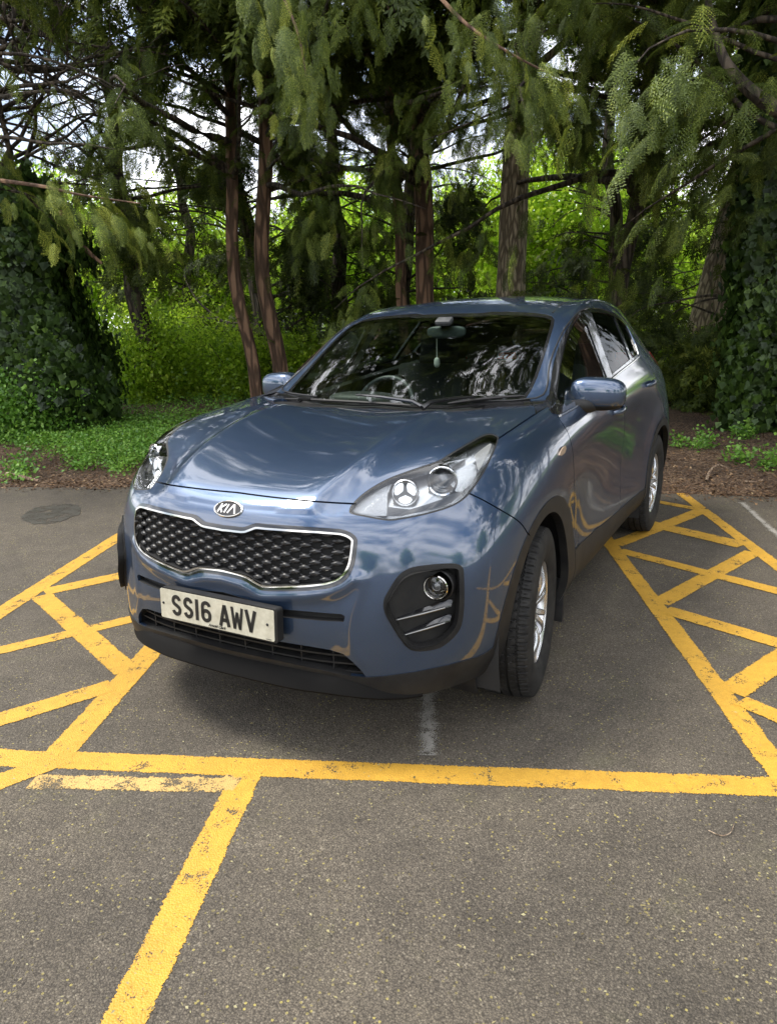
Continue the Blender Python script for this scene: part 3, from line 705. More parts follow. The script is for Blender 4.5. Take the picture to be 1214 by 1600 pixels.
# bare twiggy branches against the sky, top left
tw = empty('bare_tree', (0, 0, 0)); tag(tw, 'bare twiggy branches against the white sky in the top left corner', 'tree'); mb = MB(); r = np.random.default_rng(3); random.seed(3)
for k in range(34):
    s_ = at_dist((r.uniform(-120, 20), r.uniform(-80, 330)), 12.5); e_ = at_dist((r.uniform(60, 330), r.uniform(-60, 260)), 12.5+r.normal(0, .6)); d = e_-s_
    c = curve(s_, d, np.linalg.norm(d), 14, r, .7, 0); bark_tube(mb, c, r.uniform(.02, .05), .006, 5)
    for j in (5, 7, 9, 11):
        c2 = curve(c[j], c[j+1]-c[j]+r.normal(0, .12, 3), r.uniform(.5, 1.3), 7, r, .6); bark_tube(mb, c2, .010, .003, 4)
mb.build('trunk', DARKBARK, tw, autos=0)
# the wood goes on to either side of the picture (mirrored in the doors)
ysrc = [o for o in bpy.data.objects if o.name.startswith('yew_tree') and o.parent is None]
for i, (x, y, k, w) in enumerate([(13.5, -6.5, 2, 'nearest the right edge'), (17, -11, 1, 'further right'), (10.5, -11, 2, 'beside the hatched bay on the right'), (22, -7, 0, 'deep in the wood on the right'), (7, -16, 2, 'furthest round to the right'), (3.5, 15, 2, 'round to the left beyond the ivy mass')]):
    s0 = ysrc[k]; t = s0.copy(); COL.objects.link(t); t.location = (x, y, 0); t.rotation_euler = (0, 0, 1.1+i*1.7)
    for c_ in s0.children: d_ = c_.copy(); COL.objects.link(d_); d_.parent = t
    t['label'] = 'yew past the photo\'s edge, '+w; t['group'] = 'yews continuing the wood to either side'
# trees across the car park behind the photographer (seen mirrored in the paintwork)
src = None
for i, (x, y, s_) in enumerate([(-34, -36, 1.2), (-45, -18, 1.0), (-50, 1, 1.3), (-42, 22, 1.1), (-20, -46, 1.1), (3, -40, 1.3), (-30, 38, 1.2), (24, -34, 1.2)]):
    if src is None:
        src = broad_tree('broadleaf_tree', (x, y, 0), 9, 'x', 'trees across the car park, seen mirrored in the paintwork', 91, (3.6, 3.6, 3.2), 5.4, 1700, .2, 'far', .3, bark=DARKBARK, sc=1.3); t = src
    else:
        t = src.copy(); COL.objects.link(t); t.location = (x, y, 0); t.rotation_euler = (0, 0, i*1.3)
        for c_ in src.children: d_ = c_.copy(); COL.objects.link(d_); d_.parent = t
    t.scale = (s_*1.1, s_*1.1, s_); t['label'] = 'tree across the car park, '+['behind the photographer to the left', 'far behind the photographer, second from its left end', 'straight ahead of the blue car', 'ahead of the blue car and a little right of it', 'off to the photographer\'s right, behind', 'level with the bumper, out on the car\'s left', 'out on the car\'s right, near the row\'s end', 'out beyond the right hatched bay'][i]
# ------------------------------------------------------------------ ground cover and litter
def floor_at(x, y):
    off = max(x-edge_x(y), 0); return float(floor_z(np.array(x), np.array(y), np.array(off)))
r = np.random.default_rng(55); P = []; D = []; S = []; T = []
def inside_cover(px, py):
    # where the low green herbs stand in the picture
    return (655 < py < 752 and px < 330 and (py < 742-18*math.sin(px*.05)**2) and not (px < 75 and py > 705) ) or False
while len(P) < 2600:
    px, py = r.uniform(-60, 330), r.uniform(642, 756); q = ground((px, py))
    if not inside_cover(px+r.normal(0, 8), py+r.normal(0, 5)): continue
    if px < 110 and py > 700+r.uniform(-10, 10) and r.random() < .7: continue
    P.append((q[0], q[1], floor_at(q[0], q[1])+.03+abs(r.normal(0, .03)))); D.append(r.normal(0, 1, 3)*[1, 1, .2]); S.append(r.uniform(.55, 1.0)); T.append(np.clip(r.normal(.55, .2), 0, 1))
tag(scatter_mesh('ground_cover', 'herb', P, D, S, T, HERBM, rollsd=.4, seed=5), kind='stuff')
P = []; D = []; S = []; T = []
for cx, cy, n, sp in ((60, 650, 260, 35), (130, 655, 160, 40), (1160, 690, 26, 7), (1098, 706, 20, 7), (1150, 727, 14, 9), (1205, 738, 22, 8), (1058, 702, 10, 6), (1195, 668, 30, 9), (30, 745, 35, 14), (240, 640, 160, 60), (330, 630, 200, 50), (50, 700, 90, 30)):
    for _ in range(n):
        px, py = cx+r.normal(0, sp), cy+r.normal(0, sp*.35); py = max(py, 590); q = ground((px, py))
        if q[0] < edge_x(q[1])+.05: continue
        P.append((q[0], q[1], floor_at(q[0], q[1])+.03+abs(r.normal(0, .05)))); D.append(r.normal(0, 1, 3)*[1, 1, .3]); S.append(r.uniform(.6, 1.2)); T.append(np.clip(r.normal(.5, .22), 0, 1))
tag(scatter_mesh('weeds', 'herb', P, D, S, T, HERBM, rollsd=.6, seed=6), kind='stuff')
# far undergrowth
P = []; D = []; S = []; T = []
for _ in range(5200):
    px = r.uniform(-150, 1360); d = r.uniform(15.5 if px < 950 else 18.5, 27); q = gp(px, d); hgt = abs(r.normal(0, .32))+.05
    P.append((q[0], q[1], floor_at(q[0], q[1])+hgt)); D.append(r.normal(0, 1, 3)); S.append(r.uniform(1.0, 1.7)); T.append(np.clip(r.normal(.36, .2), 0, 1))
tag(scatter_mesh('undergrowth', 'lime', P, D, S, T, LIMEM, rollsd=2, seed=8), kind='stuff')
# leaf litter: curled leaves, twigs and chips as real geometry
LIT = leaf_mat('dead leaves', [(0, (.035, .02, .010)), (.45, (.13, .070, .036)), (.8, (.26, .155, .08)), (1, (.46, .34, .19))], .6, .1, .04)
N = 42000; u = r.uniform(-6, 9, N); off = np.abs(r.exponential(2.2, N)); ex = np.array([edge_x(q) for q in u])
near = r.random(N) < .16; off = np.where(near, r.normal(.02, .12, N), off); X = ex+off; Z = floor_z(X, u, np.maximum(off, 0))+.004
Z = np.where(off < 0, .006, Z); th = r.uniform(0, 2*math.pi, N); l = r.uniform(.012, .045, N); w = np.where(r.random(N) < .4, l*.14, l*.55)
dx = np.stack([np.cos(th), np.sin(th), r.normal(0, .25, N)], -1); dy = np.stack([-np.sin(th), np.cos(th), r.normal(0, .35, N)], -1); C = np.stack([X, u, Z], -1)
V = np.stack([C-dx*l[:, None]/2, C+dy*w[:, None]/2+[0, 0, .004], C+dx*l[:, None]/2, C-dy*w[:, None]/2+[0, 0, .002]], 1).reshape(-1, 3)
tag(npmesh('leaf_litter', V, np.arange(4*N).reshape(-1, 4), LIT, col=np.repeat(np.clip(r.beta(1.6, 2.2, N), 0, 1), 4)), kind='stuff')
# yew needles, pollen strings and grit blown over the asphalt
N = 3600; px = r.uniform(-100, 1320, N); py = 765+r.beta(1.0, 1.35, N)*860; G = np.array([ground((a, b)) for a, b in zip(px, py)]); G = G[G[:, 0] < np.array([edge_x(q) for q in G[:, 1]])]; N = len(G)
th = r.uniform(0, 2*math.pi, N); l = r.uniform(.003, .014, N)*np.where(r.random(N) < .04, 1.3, 1); w = l*r.uniform(.15, .6, N); G[:, 2] = .0125
dx = np.stack([np.cos(th), np.sin(th), th*0], -1); dy = np.stack([-np.sin(th), np.cos(th), th*0], -1)
V = np.stack([G-dx*l[:, None]/2, G+dy*w[:, None]/2+[0, 0, .002], G+dx*l[:, None]/2, G-dy*w[:, None]/2], 1).reshape(-1, 3)
POL = leaf_mat('pollen and chaff', [(0, (.10, .08, .04)), (.5, (.24, .20, .09)), (1, (.34, .31, .18))], .6, .1, .02)
tag(npmesh('chaff', V, np.arange(4*N).reshape(-1, 4), POL, col=np.repeat(r.uniform(0, 1, N), 4)), kind='stuff')
# sticks
def stick(pts, r0, label, m, cat='stick', name='fallen_branch'):
    mb = MB(); bark_tube(mb, smoothpoly(pts, 4, False), r0, r0*.55, 8, flute=.05); o = mb.build(name, m); tag(o, label, cat); return o
PALEW = bark_mat('dry pale wood', (.30, .20, .13), (.48, .36, .25), 30)
def gz(px, py, z=.02): q = ground((px, py)); return np.array([q[0], q[1], floor_at(q[0], q[1])+z])
b0 = ground((36, 655)); 
stick([b0+np.array([0, 0, .02]), b0+np.array([.05, .08, .33]), b0+np.array([.12, .15, .62])], .075, 'short brown stump leaning at the foot of the ivy mass on the left', PALEW, 'stump', 'tree_stump')
stick([gz(112, 672), gz(130, 668, .05), gz(148, 664, .05), gz(156, 654, .12)], .035, 'bent reddish dead branch lying at the foot of the ivy mass', PALEW)
stick([gz(12, 749, .03), gz(34, 752, .03), gz(62, 757, .02)], .026, 'straight reddish stick lying in the litter at the left edge by the asphalt', PALEW)
stick([gz(1102, 760, .02), gz(1108, 750, .05), gz(1120, 745, .07), gz(1136, 745, .03)], .014, 'pale curved twig lying in the litter right of the rear wheel', PALEW)
stick([gz(1160, 761, .02), gz(1175, 762, .02), gz(1190, 760, .02)], .008, 'thin pale twig lying flat at the right edge of the litter', PALEW)
stick([gpx(1106,1300)+[0,0,.006], gpx(1125,1308)+[0,0,.006], gpx(1140,1304)+[0,0,.006], gpx(1146,1290)+[0,0,.006]], .0016, 'fine pale grass stem curled on the bare asphalt at lower right', PALEW, 'grass stem', 'dry_stem')
# a litter bottle
bq_ = gz(14, 676, .03); M = Matrix.Translation(bq_)@Matrix.Rotation(math.radians(-60), 4, 'Z')@Matrix.Rotation(math.pi/2, 4, 'Y')
bt = MB().lathe([(.0001, 0), (.03, 0), (.033, .01), (.033, .15), (.026, .18), (.012, .205), (.012, .22)], M, 20).build('plastic_bottle', mat('clear bottle plastic', (.55, .62, .66), .15, 0, .5)); tag(bt, 'discarded clear plastic bottle with a blue label lying in the weeds at the left edge', 'bottle')
o = MB().lathe([(.0338, .05), (.0338, .12)], M, 20).build('bottle_label', mat('blue label', (.02, .28, .55), .4)); o.parent = bt
o = MB().lathe([(.0001, .235), (.014, .235), (.014, .215)], M, 16).build('bottle_cap', mat('white cap', (.6, .6, .6), .4)); o.parent = bt
# beyond the wood on the right: pale house, railings, a red car
hp = gp(1120, 46); hd = np.array([math.cos(math.atan2(hp[1]-CAM_POS[1], hp[0]-CAM_POS[0])), math.sin(math.atan2(hp[1]-CAM_POS[1], hp[0]-CAM_POS[0])), 0]); hs = np.array([hd[1], -hd[0], 0])
Rh = Matrix((Vector(hs), Vector(hd), Vector((0, 0, 1)))).transposed()
he = empty('house', tuple(hp)); tag(he, 'pale rendered house glimpsed through the trees on the right', 'house')
def hb(name, boxes, m): 
    mb = MB()
    for c, d in boxes: mb.box(Rh@Vector(c), d, Rh)
    return mb.build(name, m, he, smooth=False)
hb('wall', [((0, 4, 1.6), (16, .4, 3.2)), ((-7.8, 7, 1.6), (.4, 5.6, 3.2)), ((7.8, 7, 1.6), (.4, 5.6, 3.2)), ((0, 10, 1.6), (16, .4, 3.2))], mat('pale render', (.55, .53, .48), .8))
mb = MB(); mb.prism([Rh@Vector((-8.4, 3.5, 3.2)), Rh@Vector((8.4, 3.5, 3.2)), Rh@Vector((8.4, 7, 5.6)), Rh@Vector((-8.4, 7, 5.6))], (0, 0, .12)).prism([Rh@Vector((-8.4, 7, 5.6)), Rh@Vector((8.4, 7, 5.6)), Rh@Vector((8.4, 10.5, 3.2)), Rh@Vector((-8.4, 10.5, 3.2))], (0, 0, .12)); mb.build('roof', mat('brown tiles', (.16, .09, .06), .8), he, smooth=False)
for x in (-5, -1.5, 2, 5.5): hb('window', [((x, 3.78, 1.7), (1.2, .06, 1.1))], mat('dark window', (.03, .035, .04), .1))
fe = empty('railing_fence', tuple(gp(1100, 38))); tag(fe, 'low dark railing in front of the pale house beyond the trees', 'fence')
mb = MB()
for k in range(-60, 61): mb.box(Rh@Vector((k*.13, 0, .55)), (.02, .02, 1.1), Rh)
mb.build('bars', mat('dark iron', (.03, .03, .03), .5), fe, smooth=False); MB().box(Rh@Vector((0, 0, 1.05)), (15.7, .04, .04), Rh).box(Rh@Vector((0, 0, .18)), (15.7, .04, .04), Rh).build('rails', mat('dark iron rail', (.03, .03, .03), .5), fe, smooth=False)
rc = empty('parked_car', tuple(gp(1138, 42))); tag(rc, 'small red hatchback parked beyond the railing, far right behind the trees', 'car')
RED = mat('red car paint', (.42, .012, .012), .25, 0, 1)
pf = [(-2, .35), (-2, .75), (-1.75, .86), (-1.0, .95), (-.45, 1.42), (.9, 1.46), (1.75, 1.0), (1.95, .92), (2, .4)]
MB().prism([Rh@Vector((x, -.82, z)) for x, z in pf], Rh@Vector((0, 1.64, 0))).build('body', RED, rc, smooth=False)
MB().prism([Rh@Vector((x, -.84, z)) for x, z in ((-.85, .97), (-.40, 1.36), (.85, 1.40), (1.4, 1.0))], Rh@Vector((0, .02, 0))).build('window', GLOSSB, rc, smooth=False)
for x in (-1.25, 1.3): MB().lathe([(.0001, .1), (.2, .1), (.31, .08), (.31, -.1)], Matrix.Translation(Rh@Vector((x, -.80, .31)))@Rh.to_4x4()@Matrix.Rotation(math.pi/2, 4, 'X'), 20).build('wheel', RUBBER, rc)
print('objects', len(bpy.data.objects))
# ------------------------------------------------------------------ car body surface
ST = 14
def ring_tables():
    C = []
    def c(x, y, z): C.append((x, y, z))
    # sill, lower door, door, mid, upper, shoulder, belt, gutter, pillar, ridge, inner, centre
    c([.40,.56,.88,1.20,1.45,1.65,1.90,2.25,2.60,3.00,3.40,3.75,4.05,4.34],
      [.79,.845,.88,.88,.86,.86,.86,.86,.86,.86,.87,.87,.84,.72],
      [.265,.27,.27,.27,.27,.27,.27,.27,.27,.27,.27,.28,.30,.33])
    c([.375,.55,.88,1.20,1.45,1.65,1.90,2.25,2.60,3.00,3.40,3.75,4.06,4.37],
      [.825,.888,.915,.915,.898,.893,.893,.893,.895,.905,.915,.912,.88,.76],
      [.36,.37,.37,.37,.37,.37,.37,.37,.37,.37,.37,.38,.39,.41])
    c([.36,.54,.88,1.20,1.45,1.65,1.90,2.25,2.60,3.00,3.40,3.75,4.07,4.38],
      [.838,.899,.917,.915,.893,.886,.883,.883,.888,.902,.918,.920,.895,.78],
      [.53,.53,.53,.53,.53,.53,.53,.53,.53,.53,.53,.54,.55,.56])
    c([.37,.56,.88,1.20,1.45,1.65,1.90,2.25,2.60,3.00,3.40,3.75,4.07,4.39],
      [.842,.902,.918,.910,.888,.882,.880,.880,.884,.897,.918,.924,.905,.79],
      [.70,.71,.74,.73,.72,.72,.72,.72,.73,.74,.76,.77,.77,.78])
    c([.44,.62,.90,1.20,1.44,1.63,1.90,2.25,2.60,3.00,3.40,3.74,4.06,4.40],
      [.838,.892,.918,.908,.897,.893,.892,.892,.893,.898,.912,.912,.872,.75],
      [.845,.86,.885,.885,.88,.88,.885,.895,.90,.91,.93,.945,.95,.96])
    c([.50,.68,.91,1.17,1.38,1.60,1.90,2.25,2.60,3.00,3.40,3.74,4.05,4.37],
      [.815,.870,.898,.903,.903,.903,.903,.903,.902,.901,.900,.875,.820,.70],
      [.925,.965,.99,1.00,1.015,1.03,1.045,1.06,1.075,1.09,1.105,1.115,1.12,1.12])
    c([.44,.63,.88,1.14,1.34,1.56,1.90,2.25,2.60,3.00,3.40,3.74,4.04,4.36],
      [.760,.820,.842,.850,.852,.850,.848,.846,.844,.838,.820,.772,.705,.60],
      [.955,1.03,1.078,1.10,1.12,1.14,1.16,1.18,1.20,1.23,1.26,1.27,1.27,1.24])
    c([.35,.56,.82,1.08,1.30,1.48,1.84,2.20,2.60,3.00,3.40,3.74,4.02,4.35],
      [.680,.742,.765,.778,.786,.775,.715,.668,.655,.648,.632,.600,.555,.52],
      [.955,1.058,1.102,1.128,1.150,1.180,1.385,1.535,1.572,1.572,1.552,1.52,1.475,1.27])
    c([.27,.50,.76,1.02,1.26,1.40,1.74,2.08,2.60,3.00,3.40,3.74,4.03,4.37],
      [.575,.60,.62,.64,.67,.70,.645,.592,.575,.568,.552,.525,.49,.45],
      [.925,1.058,1.112,1.138,1.15,1.165,1.368,1.542,1.608,1.613,1.595,1.56,1.515,1.27])
    c([.20,.46,.70,.95,1.21,1.315,1.68,2.09,2.60,3.00,3.40,3.75,4.06,4.39],
      [.37,.40,.41,.42,.44,.45,.42,.39,.38,.38,.375,.36,.35,.34],
      [.950,1.052,1.110,1.140,1.142,1.155,1.368,1.560,1.630,1.638,1.620,1.585,1.545,1.27])
    c([.175,.44,.69,.94,1.19,1.275,1.65,2.10,2.60,3.00,3.40,3.75,4.08,4.40],
      [.20]*14,
      [.937,1.033,1.088,1.122,1.125,1.142,1.360,1.566,1.640,1.648,1.630,1.595,1.555,1.27])
    c([.165,.43,.69,.94,1.18,1.26,1.64,2.10,2.60,3.00,3.40,3.75,4.08,4.40],
      [0.]*14,
      [.933,1.025,1.080,1.112,1.118,1.138,1.355,1.568,1.643,1.651,1.633,1.598,1.558,1.27])
    return C
# front fascia, rows from bottom, columns centre -> corner (y shared)
FY = [0., .20, .38, .55, .66, .74]
FX = [[.085,.090,.105,.145,.205,.290],
      [.050,.056,.074,.120,.180,.262],
      [.035,.040,.058,.112,.180,.260],
      [.045,.050,.072,.130,.195,.268],
      [.075,.080,.100,.170,.240,.322]]
FZ = [[.265]*6, [.350,.350,.350,.355,.36,.36], [.50,.50,.50,.51,.52,.53], [.665,.665,.665,.68,.69,.70], [.835,.84,.84,.84,.84,.845]]
RX = [[4.42,4.42,4.41,4.40,4.385,4.365]]*2+[[4.45,4.45,4.44,4.43,4.41,4.39]]+[[4.475,4.473,4.465,4.45,4.43,4.41]]*2
RZ = [[.33]*6, [.41]*6, [.56]*6, [.78]*6, [.97]*6]

def car_cage():
    T = ring_tables(); V = {}; co = []; F = []
    def vid(key, p):
        if key not in V: V[key] = len(co); co.append(p)
        return V[key]
    def ring(s, r, sg):
        x, y, z = T[r][0][s], T[r][1][s], T[r][2][s]
        if r == 11: return vid(('r', s, r), (x, 0., z))
        return vid(('r', s, r, sg), (x, y*sg, z))
    def fr(k, j, sg, X, Z, tagc, s):
        # k: 0..5, j: 0..6
        if j == 6: return ring(s, k, sg)
        if k == 5: return ring(s, 11-j, sg)
        p = (X[k][j], FY[j]*sg, Z[k][j])
        return vid((tagc, k, j) if j == 0 else (tagc, k, j, sg), p)
    for sg in (-1, 1):
        for s in range(ST-1):
            for r in range(11):
                q = [ring(s, r, sg), ring(s+1, r, sg), ring(s+1, r+1, sg), ring(s, r+1, sg)]
                F.append(q if sg < 0 else q[::-1])
        for k in range(5):
            for j in range(6):
                q = [fr(k, j, sg, FX, FZ, 'f', 0), fr(k, j+1, sg, FX, FZ, 'f', 0), fr(k+1, j+1, sg, FX, FZ, 'f', 0), fr(k+1, j, sg, FX, FZ, 'f', 0)]
                F.append(q if sg < 0 else q[::-1])
                q = [fr(k, j, sg, RX, RZ, 'b', ST-1), fr(k, j+1, sg, RX, RZ, 'b', ST-1), fr(k+1, j+1, sg, RX, RZ, 'b', ST-1), fr(k+1, j, sg, RX, RZ, 'b', ST-1)]
                F.append(q[::-1] if sg < 0 else q)
    return np.array(co), F
def eval_subsurf(co, F, lev, crease=None):
    me = bpy.data.meshes.new('tmp'); me.from_pydata([tuple(p) for p in co], [], F); me.update()
    if crease:
        at = me.attributes.new('crease_edge', 'FLOAT', 'EDGE')
        for e in me.edges:
            k = tuple(sorted(e.vertices))
            if k in crease: at.data[e.index].value = crease[k]
    o = bpy.data.objects.new('tmp', me); COL.objects.link(o)
    md = o.modifiers.new('s', 'SUBSURF'); md.levels = lev; md.render_levels = lev; md.use_limit_surface = True
    dg = bpy.context.evaluated_depsgraph_get(); dg.update()
    ev = o.evaluated_get(dg); r = bpy.data.meshes.new_from_object(ev)
    bpy.data.objects.remove(o); bpy.data.meshes.remove(me)
    return r
def seg_dist(p, L):
    "distance in the picture from p to a polyline"
    b = 1e9
    for (x0, y0), (x1, y1) in zip(L, L[1:]):
        dx, dy = x1-x0, y1-y0; t = max(0, min(1, ((p[0]-x0)*dx+(p[1]-y0)*dy)/(dx*dx+dy*dy))); b = min(b, math.hypot(p[0]-x0-t*dx, p[1]-y0-t*dy))
    return b
RIDGE = [(300,899.5),(318,900),(345,905.5),(377,915),(390,922),(402,930),(412,932.5),(427,933),(480,931),(515,926),(538,917),(552,905)]
FOLD = [(568,905),(556,935),(548,960),(545,985),(549,1010),(562,1035)]
def body_surface(lev=4):
    tgt, F = car_cage(); co = tgt.copy(); crease = {}
    T = ring_tables(); key = {tuple(np.round(p, 5)): i for i, p in enumerate(tgt)}
    for r_, wt, rng in ((9, .62, range(0, 4)), (4, .25, range(3, 12)), (7, .5, range(5, 8))):
        for sg in (-1, 1):
            ids = [key[tuple(np.round((T[r_][0][s_], T[r_][1][s_]*sg, T[r_][2][s_]), 5))] for s_ in range(ST)]
            for s_ in rng: crease[tuple(sorted((ids[s_], ids[s_+1])))] = wt
    for _ in range(3):
        r = eval_subsurf(co, F, 1, crease); P = np.empty(len(r.vertices)*3, np.float32); r.vertices.foreach_get('co', P)
        co = co+.62*(tgt-P.reshape(-1, 3)[:len(co)]); bpy.data.meshes.remove(r)
    me = eval_subsurf(co, F, lev, crease)
    P = np.empty(len(me.vertices)*3, np.float32); me.vertices.foreach_get('co', P); P = P.reshape(-1, 3)
    N = np.array([v.normal[:] for v in me.vertices]); D = np.zeros(len(P))
    # swage above the wheel arches
    for cx, r0, am in ((.93, .50, .004), (3.58, .485, .006)):
        rr = np.hypot(P[:, 0]-cx, P[:, 2]-.35); m = (np.abs(P[:, 1]) > .72) & (P[:, 2] < 1.0)
        D += np.where(m, am*np.exp(-((rr-r0)/np.where(rr > r0, .075, .14))**2), 0)
    # raised centre of the bonnet between its two ridges
    yr = np.interp(P[:, 0], [.0, .19, .45, .69, .93, 1.25], [.335, .345, .385, .403, .418, .432]); t_ = np.clip((yr+.035-np.abs(P[:, 1]))/.05, 0, 1)
    fade = np.clip((P[:, 0]-.10)/.08, 0, 1)*np.clip((1.25-P[:, 0])/.35, 0, 1)*(P[:, 2] > .90)
    D += .011*t_*t_*(3-2*t_)*fade-.004*np.exp(-((np.abs(P[:, 1])-yr-.075)/.05)**2)*fade
    # pressed lower doors
    m = (np.abs(P[:, 1]) > .8) & (P[:, 0] > 1.5) & (P[:, 0] < 3.0)
    D -= np.where(m, .004*np.exp(-((P[:, 2]-.66)/.13)**2)*np.clip((P[:, 0]-1.5)/.2, 0, 1)*np.clip((3.0-P[:, 0])/.2, 0, 1), 0)
    # folds of the front bumper
    for i in np.where((P[:, 0] < .35) & (P[:, 2] > .3) & (P[:, 2] < .82))[0]:
        q = pxproj(np.array([P[i, 0], -abs(P[i, 1]), P[i, 2]]))
        d = seg_dist(q, RIDGE)
        if d < 30: D[i] += .009*math.exp(-(d/10.)**2)
        d = seg_dist(q, FOLD)
        if d < 30: D[i] += .004*math.exp(-(d/11.)**2)
    P = P+N*D[:, None]; me.vertices.foreach_set('co', P.astype(np.float32).ravel()); me.update()
    return me
CP_, CF_, CR_, CU_ = [[float(q) for q in a] for a in (CAM_POS, CF, CR, CU)]
# ------------------------------------------------------------------ cutting the skin into panels
class Skin:
    "left half (y<0) of the car's skin, cut along outlines; panels are read back by region name"
    def __init__(s, lev=4):
        me = body_surface(lev)
        s.V = [v.co.copy() for v in me.vertices]; s.N = [v.normal.copy() for v in me.vertices]
        s.P = [tuple(p.vertices) for p in me.polygons]; s.bvh = BVHTree.FromPolygons(s.V, s.P)
        bm = bmesh.new(); bm.from_mesh(me); bpy.data.meshes.remove(me)
        bmesh.ops.delete(bm, geom=[f for f in bm.faces if f.calc_center_median().y > 1e-4], context='FACES')
        s.bm = bm; s.gaps = []
    def hit(s, px):
        return s.bvh.ray_cast(Vector(CAM_POS), Vector(pxray(px)).normalized())[0]
    def normal(s, co):
        h, n, i, d = s.bvh.find_nearest(co)
        P = s.P[i]; ws = 0; acc = Vector()
        for k in P:
            w = 1/((s.V[k]-h).length+1e-4)**2; acc += s.N[k]*w; ws += w
        return (acc/ws).normalized()
    def proj(s, mode, co):
        if mode != 'cam': return (co[0], co[2])
        x, y, z = co[0]-CP_[0], co[1]-CP_[1], co[2]-CP_[2]
        w = FPX/(x*CF_[0]+y*CF_[1]+z*CF_[2])
        return (607+w*(x*CR_[0]+y*CR_[1]+z*CR_[2]), 800-w*(x*CU_[0]+y*CU_[1]+z*CU_[2]))
    def cut(s, line, mode, filt, closed=True):
        bm = s.bm; pts = [tuple(p) for p in line]; segs = list(zip(pts, pts[1:]+(pts[:1] if closed else [])))
        if not closed: segs = segs[:len(pts)-1]
        xs = [p[0] for p in pts]; ys = [p[1] for p in pts]; m = 3 if mode == 'cam' else .02
        X0, X1, Y0, Y1 = min(xs)-m, max(xs)+m, min(ys)-m, max(ys)+m
        vp = {}
        def P(v):
            if v not in vp: vp[v] = s.proj(mode, v.co)
            return vp[v]
        cand = set()
        for f in bm.faces:
            v0 = f.verts[0]; p0 = P(v0); mm = 40 if mode == 'cam' else .1
            if p0[0] < X0-mm or p0[0] > X1+mm or p0[1] < Y0-mm or p0[1] > Y1+mm: continue
            if not filt(f.calc_center_median(), f.normal): continue
            q = [P(v) for v in f.verts]
            if max(a[0] for a in q) < X0 or min(a[0] for a in q) > X1 or max(a[1] for a in q) < Y0 or min(a[1] for a in q) > Y1: continue
            cand.add(f)
        e = .3 if mode == 'cam' else .001
        for a, b in segs:
            L = math.hypot(b[0]-a[0], b[1]-a[1])
            if L < 1e-6: continue
            nx, ny = -(b[1]-a[1])/L, (b[0]-a[0])/L; tx, ty = (b[0]-a[0])/L, (b[1]-a[1])/L
            sel = []
            for f in cand:
                lo = 1e9; hi = -1e9; tl = 1e9; th = -1e9
                for v in f.verts:
                    q = P(v); d = (q[0]-a[0])*nx+(q[1]-a[1])*ny; t = (q[0]-a[0])*tx+(q[1]-a[1])*ty
                    lo = min(lo, d); hi = max(hi, d); tl = min(tl, t); th = max(th, t)
                if lo < 0 < hi and th > -e and tl < L+e: sel.append(f)
            if not sel: continue
            if mode == 'cam':
                n = Vector(np.cross(pxray(a), pxray(b))); co = Vector(CAM_POS)
            else:
                n = Vector((-(b[1]-a[1]), 0, b[0]-a[0])); co = Vector((a[0], 0, a[1]))
            n.normalize()
            geom = set(sel)
            for f in sel: geom.update(f.edges); geom.update(f.verts)
            r = bmesh.ops.bisect_plane(bm, geom=list(geom), dist=1e-5, plane_co=co, plane_no=n)
            cand.difference_update(sel)
            for g in r['geom']:
                if isinstance(g, bmesh.types.BMFace) and g.is_valid: cand.add(g)
            cand = {f for f in cand if f.is_valid}
    def gap(s, line, mode, filt, w=.0035, n=4):
        "an open shut line: both sides are cut, the strip between is dropped later"
        line = smoothpoly(line, n, False)
        half = []
        for p in line:
            if mode == 'cam':
                h = s.hit(p); d = float(np.dot(np.array(h)-CAM_POS, CF)) if h else 3.
                half.append(w/2*FPX/d)
            else: half.append(w/2)
        L, R = [], []
        for i, p in enumerate(line):
            a = line[max(i-1, 0)]; b = line[min(i+1, len(line)-1)]; t = (b-a)/(np.linalg.norm(b-a)+1e-9)
            nn = np.array([-t[1], t[0]]); L.append(p+nn*half[i]); R.append(p-nn*half[i])
        s.cut(L, mode, filt, False); s.cut(R, mode, filt, False)
        s.gaps.append((np.array(L+R[::-1]), mode, filt))
    def region(s, order):
        "order: list of (name, mode, polygon, filt); first match wins"
        out = {}
        pre = []
        for name, mode, poly, filt in order:
            q = np.array(poly) if poly is not None else None
            bb = (q[:, 0].min(), q[:, 0].max(), q[:, 1].min(), q[:, 1].max()) if q is not None else None
            pre.append((name, mode, poly, bb, filt))
        gp = [('gap', m, [tuple(p) for p in g], (g[:, 0].min(), g[:, 0].max(), g[:, 1].min(), g[:, 1].max()), f) for g, m, f in s.gaps]
        for f in s.bm.faces:
            c = f.calc_center_median(); pc = {}
            for name, mode, poly, bb, filt in gp+pre:
                if not filt(c, f.normal): continue
                if poly is not None:
                    if mode not in pc: pc[mode] = s.proj(mode, c)
                    x, y = pc[mode]
                    if x < bb[0] or x > bb[1] or y < bb[2] or y > bb[3] or not inpoly((x, y), poly): continue
                out.setdefault(name, []).append(f); break
        s.reg = out
        return out
    def panel(s, faces, name, mat, parent, both='mirror', offset=0., thick=.012, push=None, wall=None, mats=None, side=-1, lip=.0012):
        """faces -> mesh. offset moves along the normal (negative inwards); thick extrudes the rim inwards.
        both: 'mirror' joins left and right halves into one mesh (across y=0), 'left'/'right' builds one side"""
        idx = {}; V = []; NN = []; F = []
        for f in faces:
            q = []
            for v in f.verts:
                if v not in idx:
                    n = s.normal(v.co); idx[v] = len(V)
                    if abs(v.co.y) < 1e-4: n.y = 0; n.normalize()
                    p = v.co+n*offset
                    if push is not None: p = p+Vector(push(v.co) if callable(push) else push)
                    V.append(p); NN.append(n)
                q.append(idx[v])
            F.append(q)
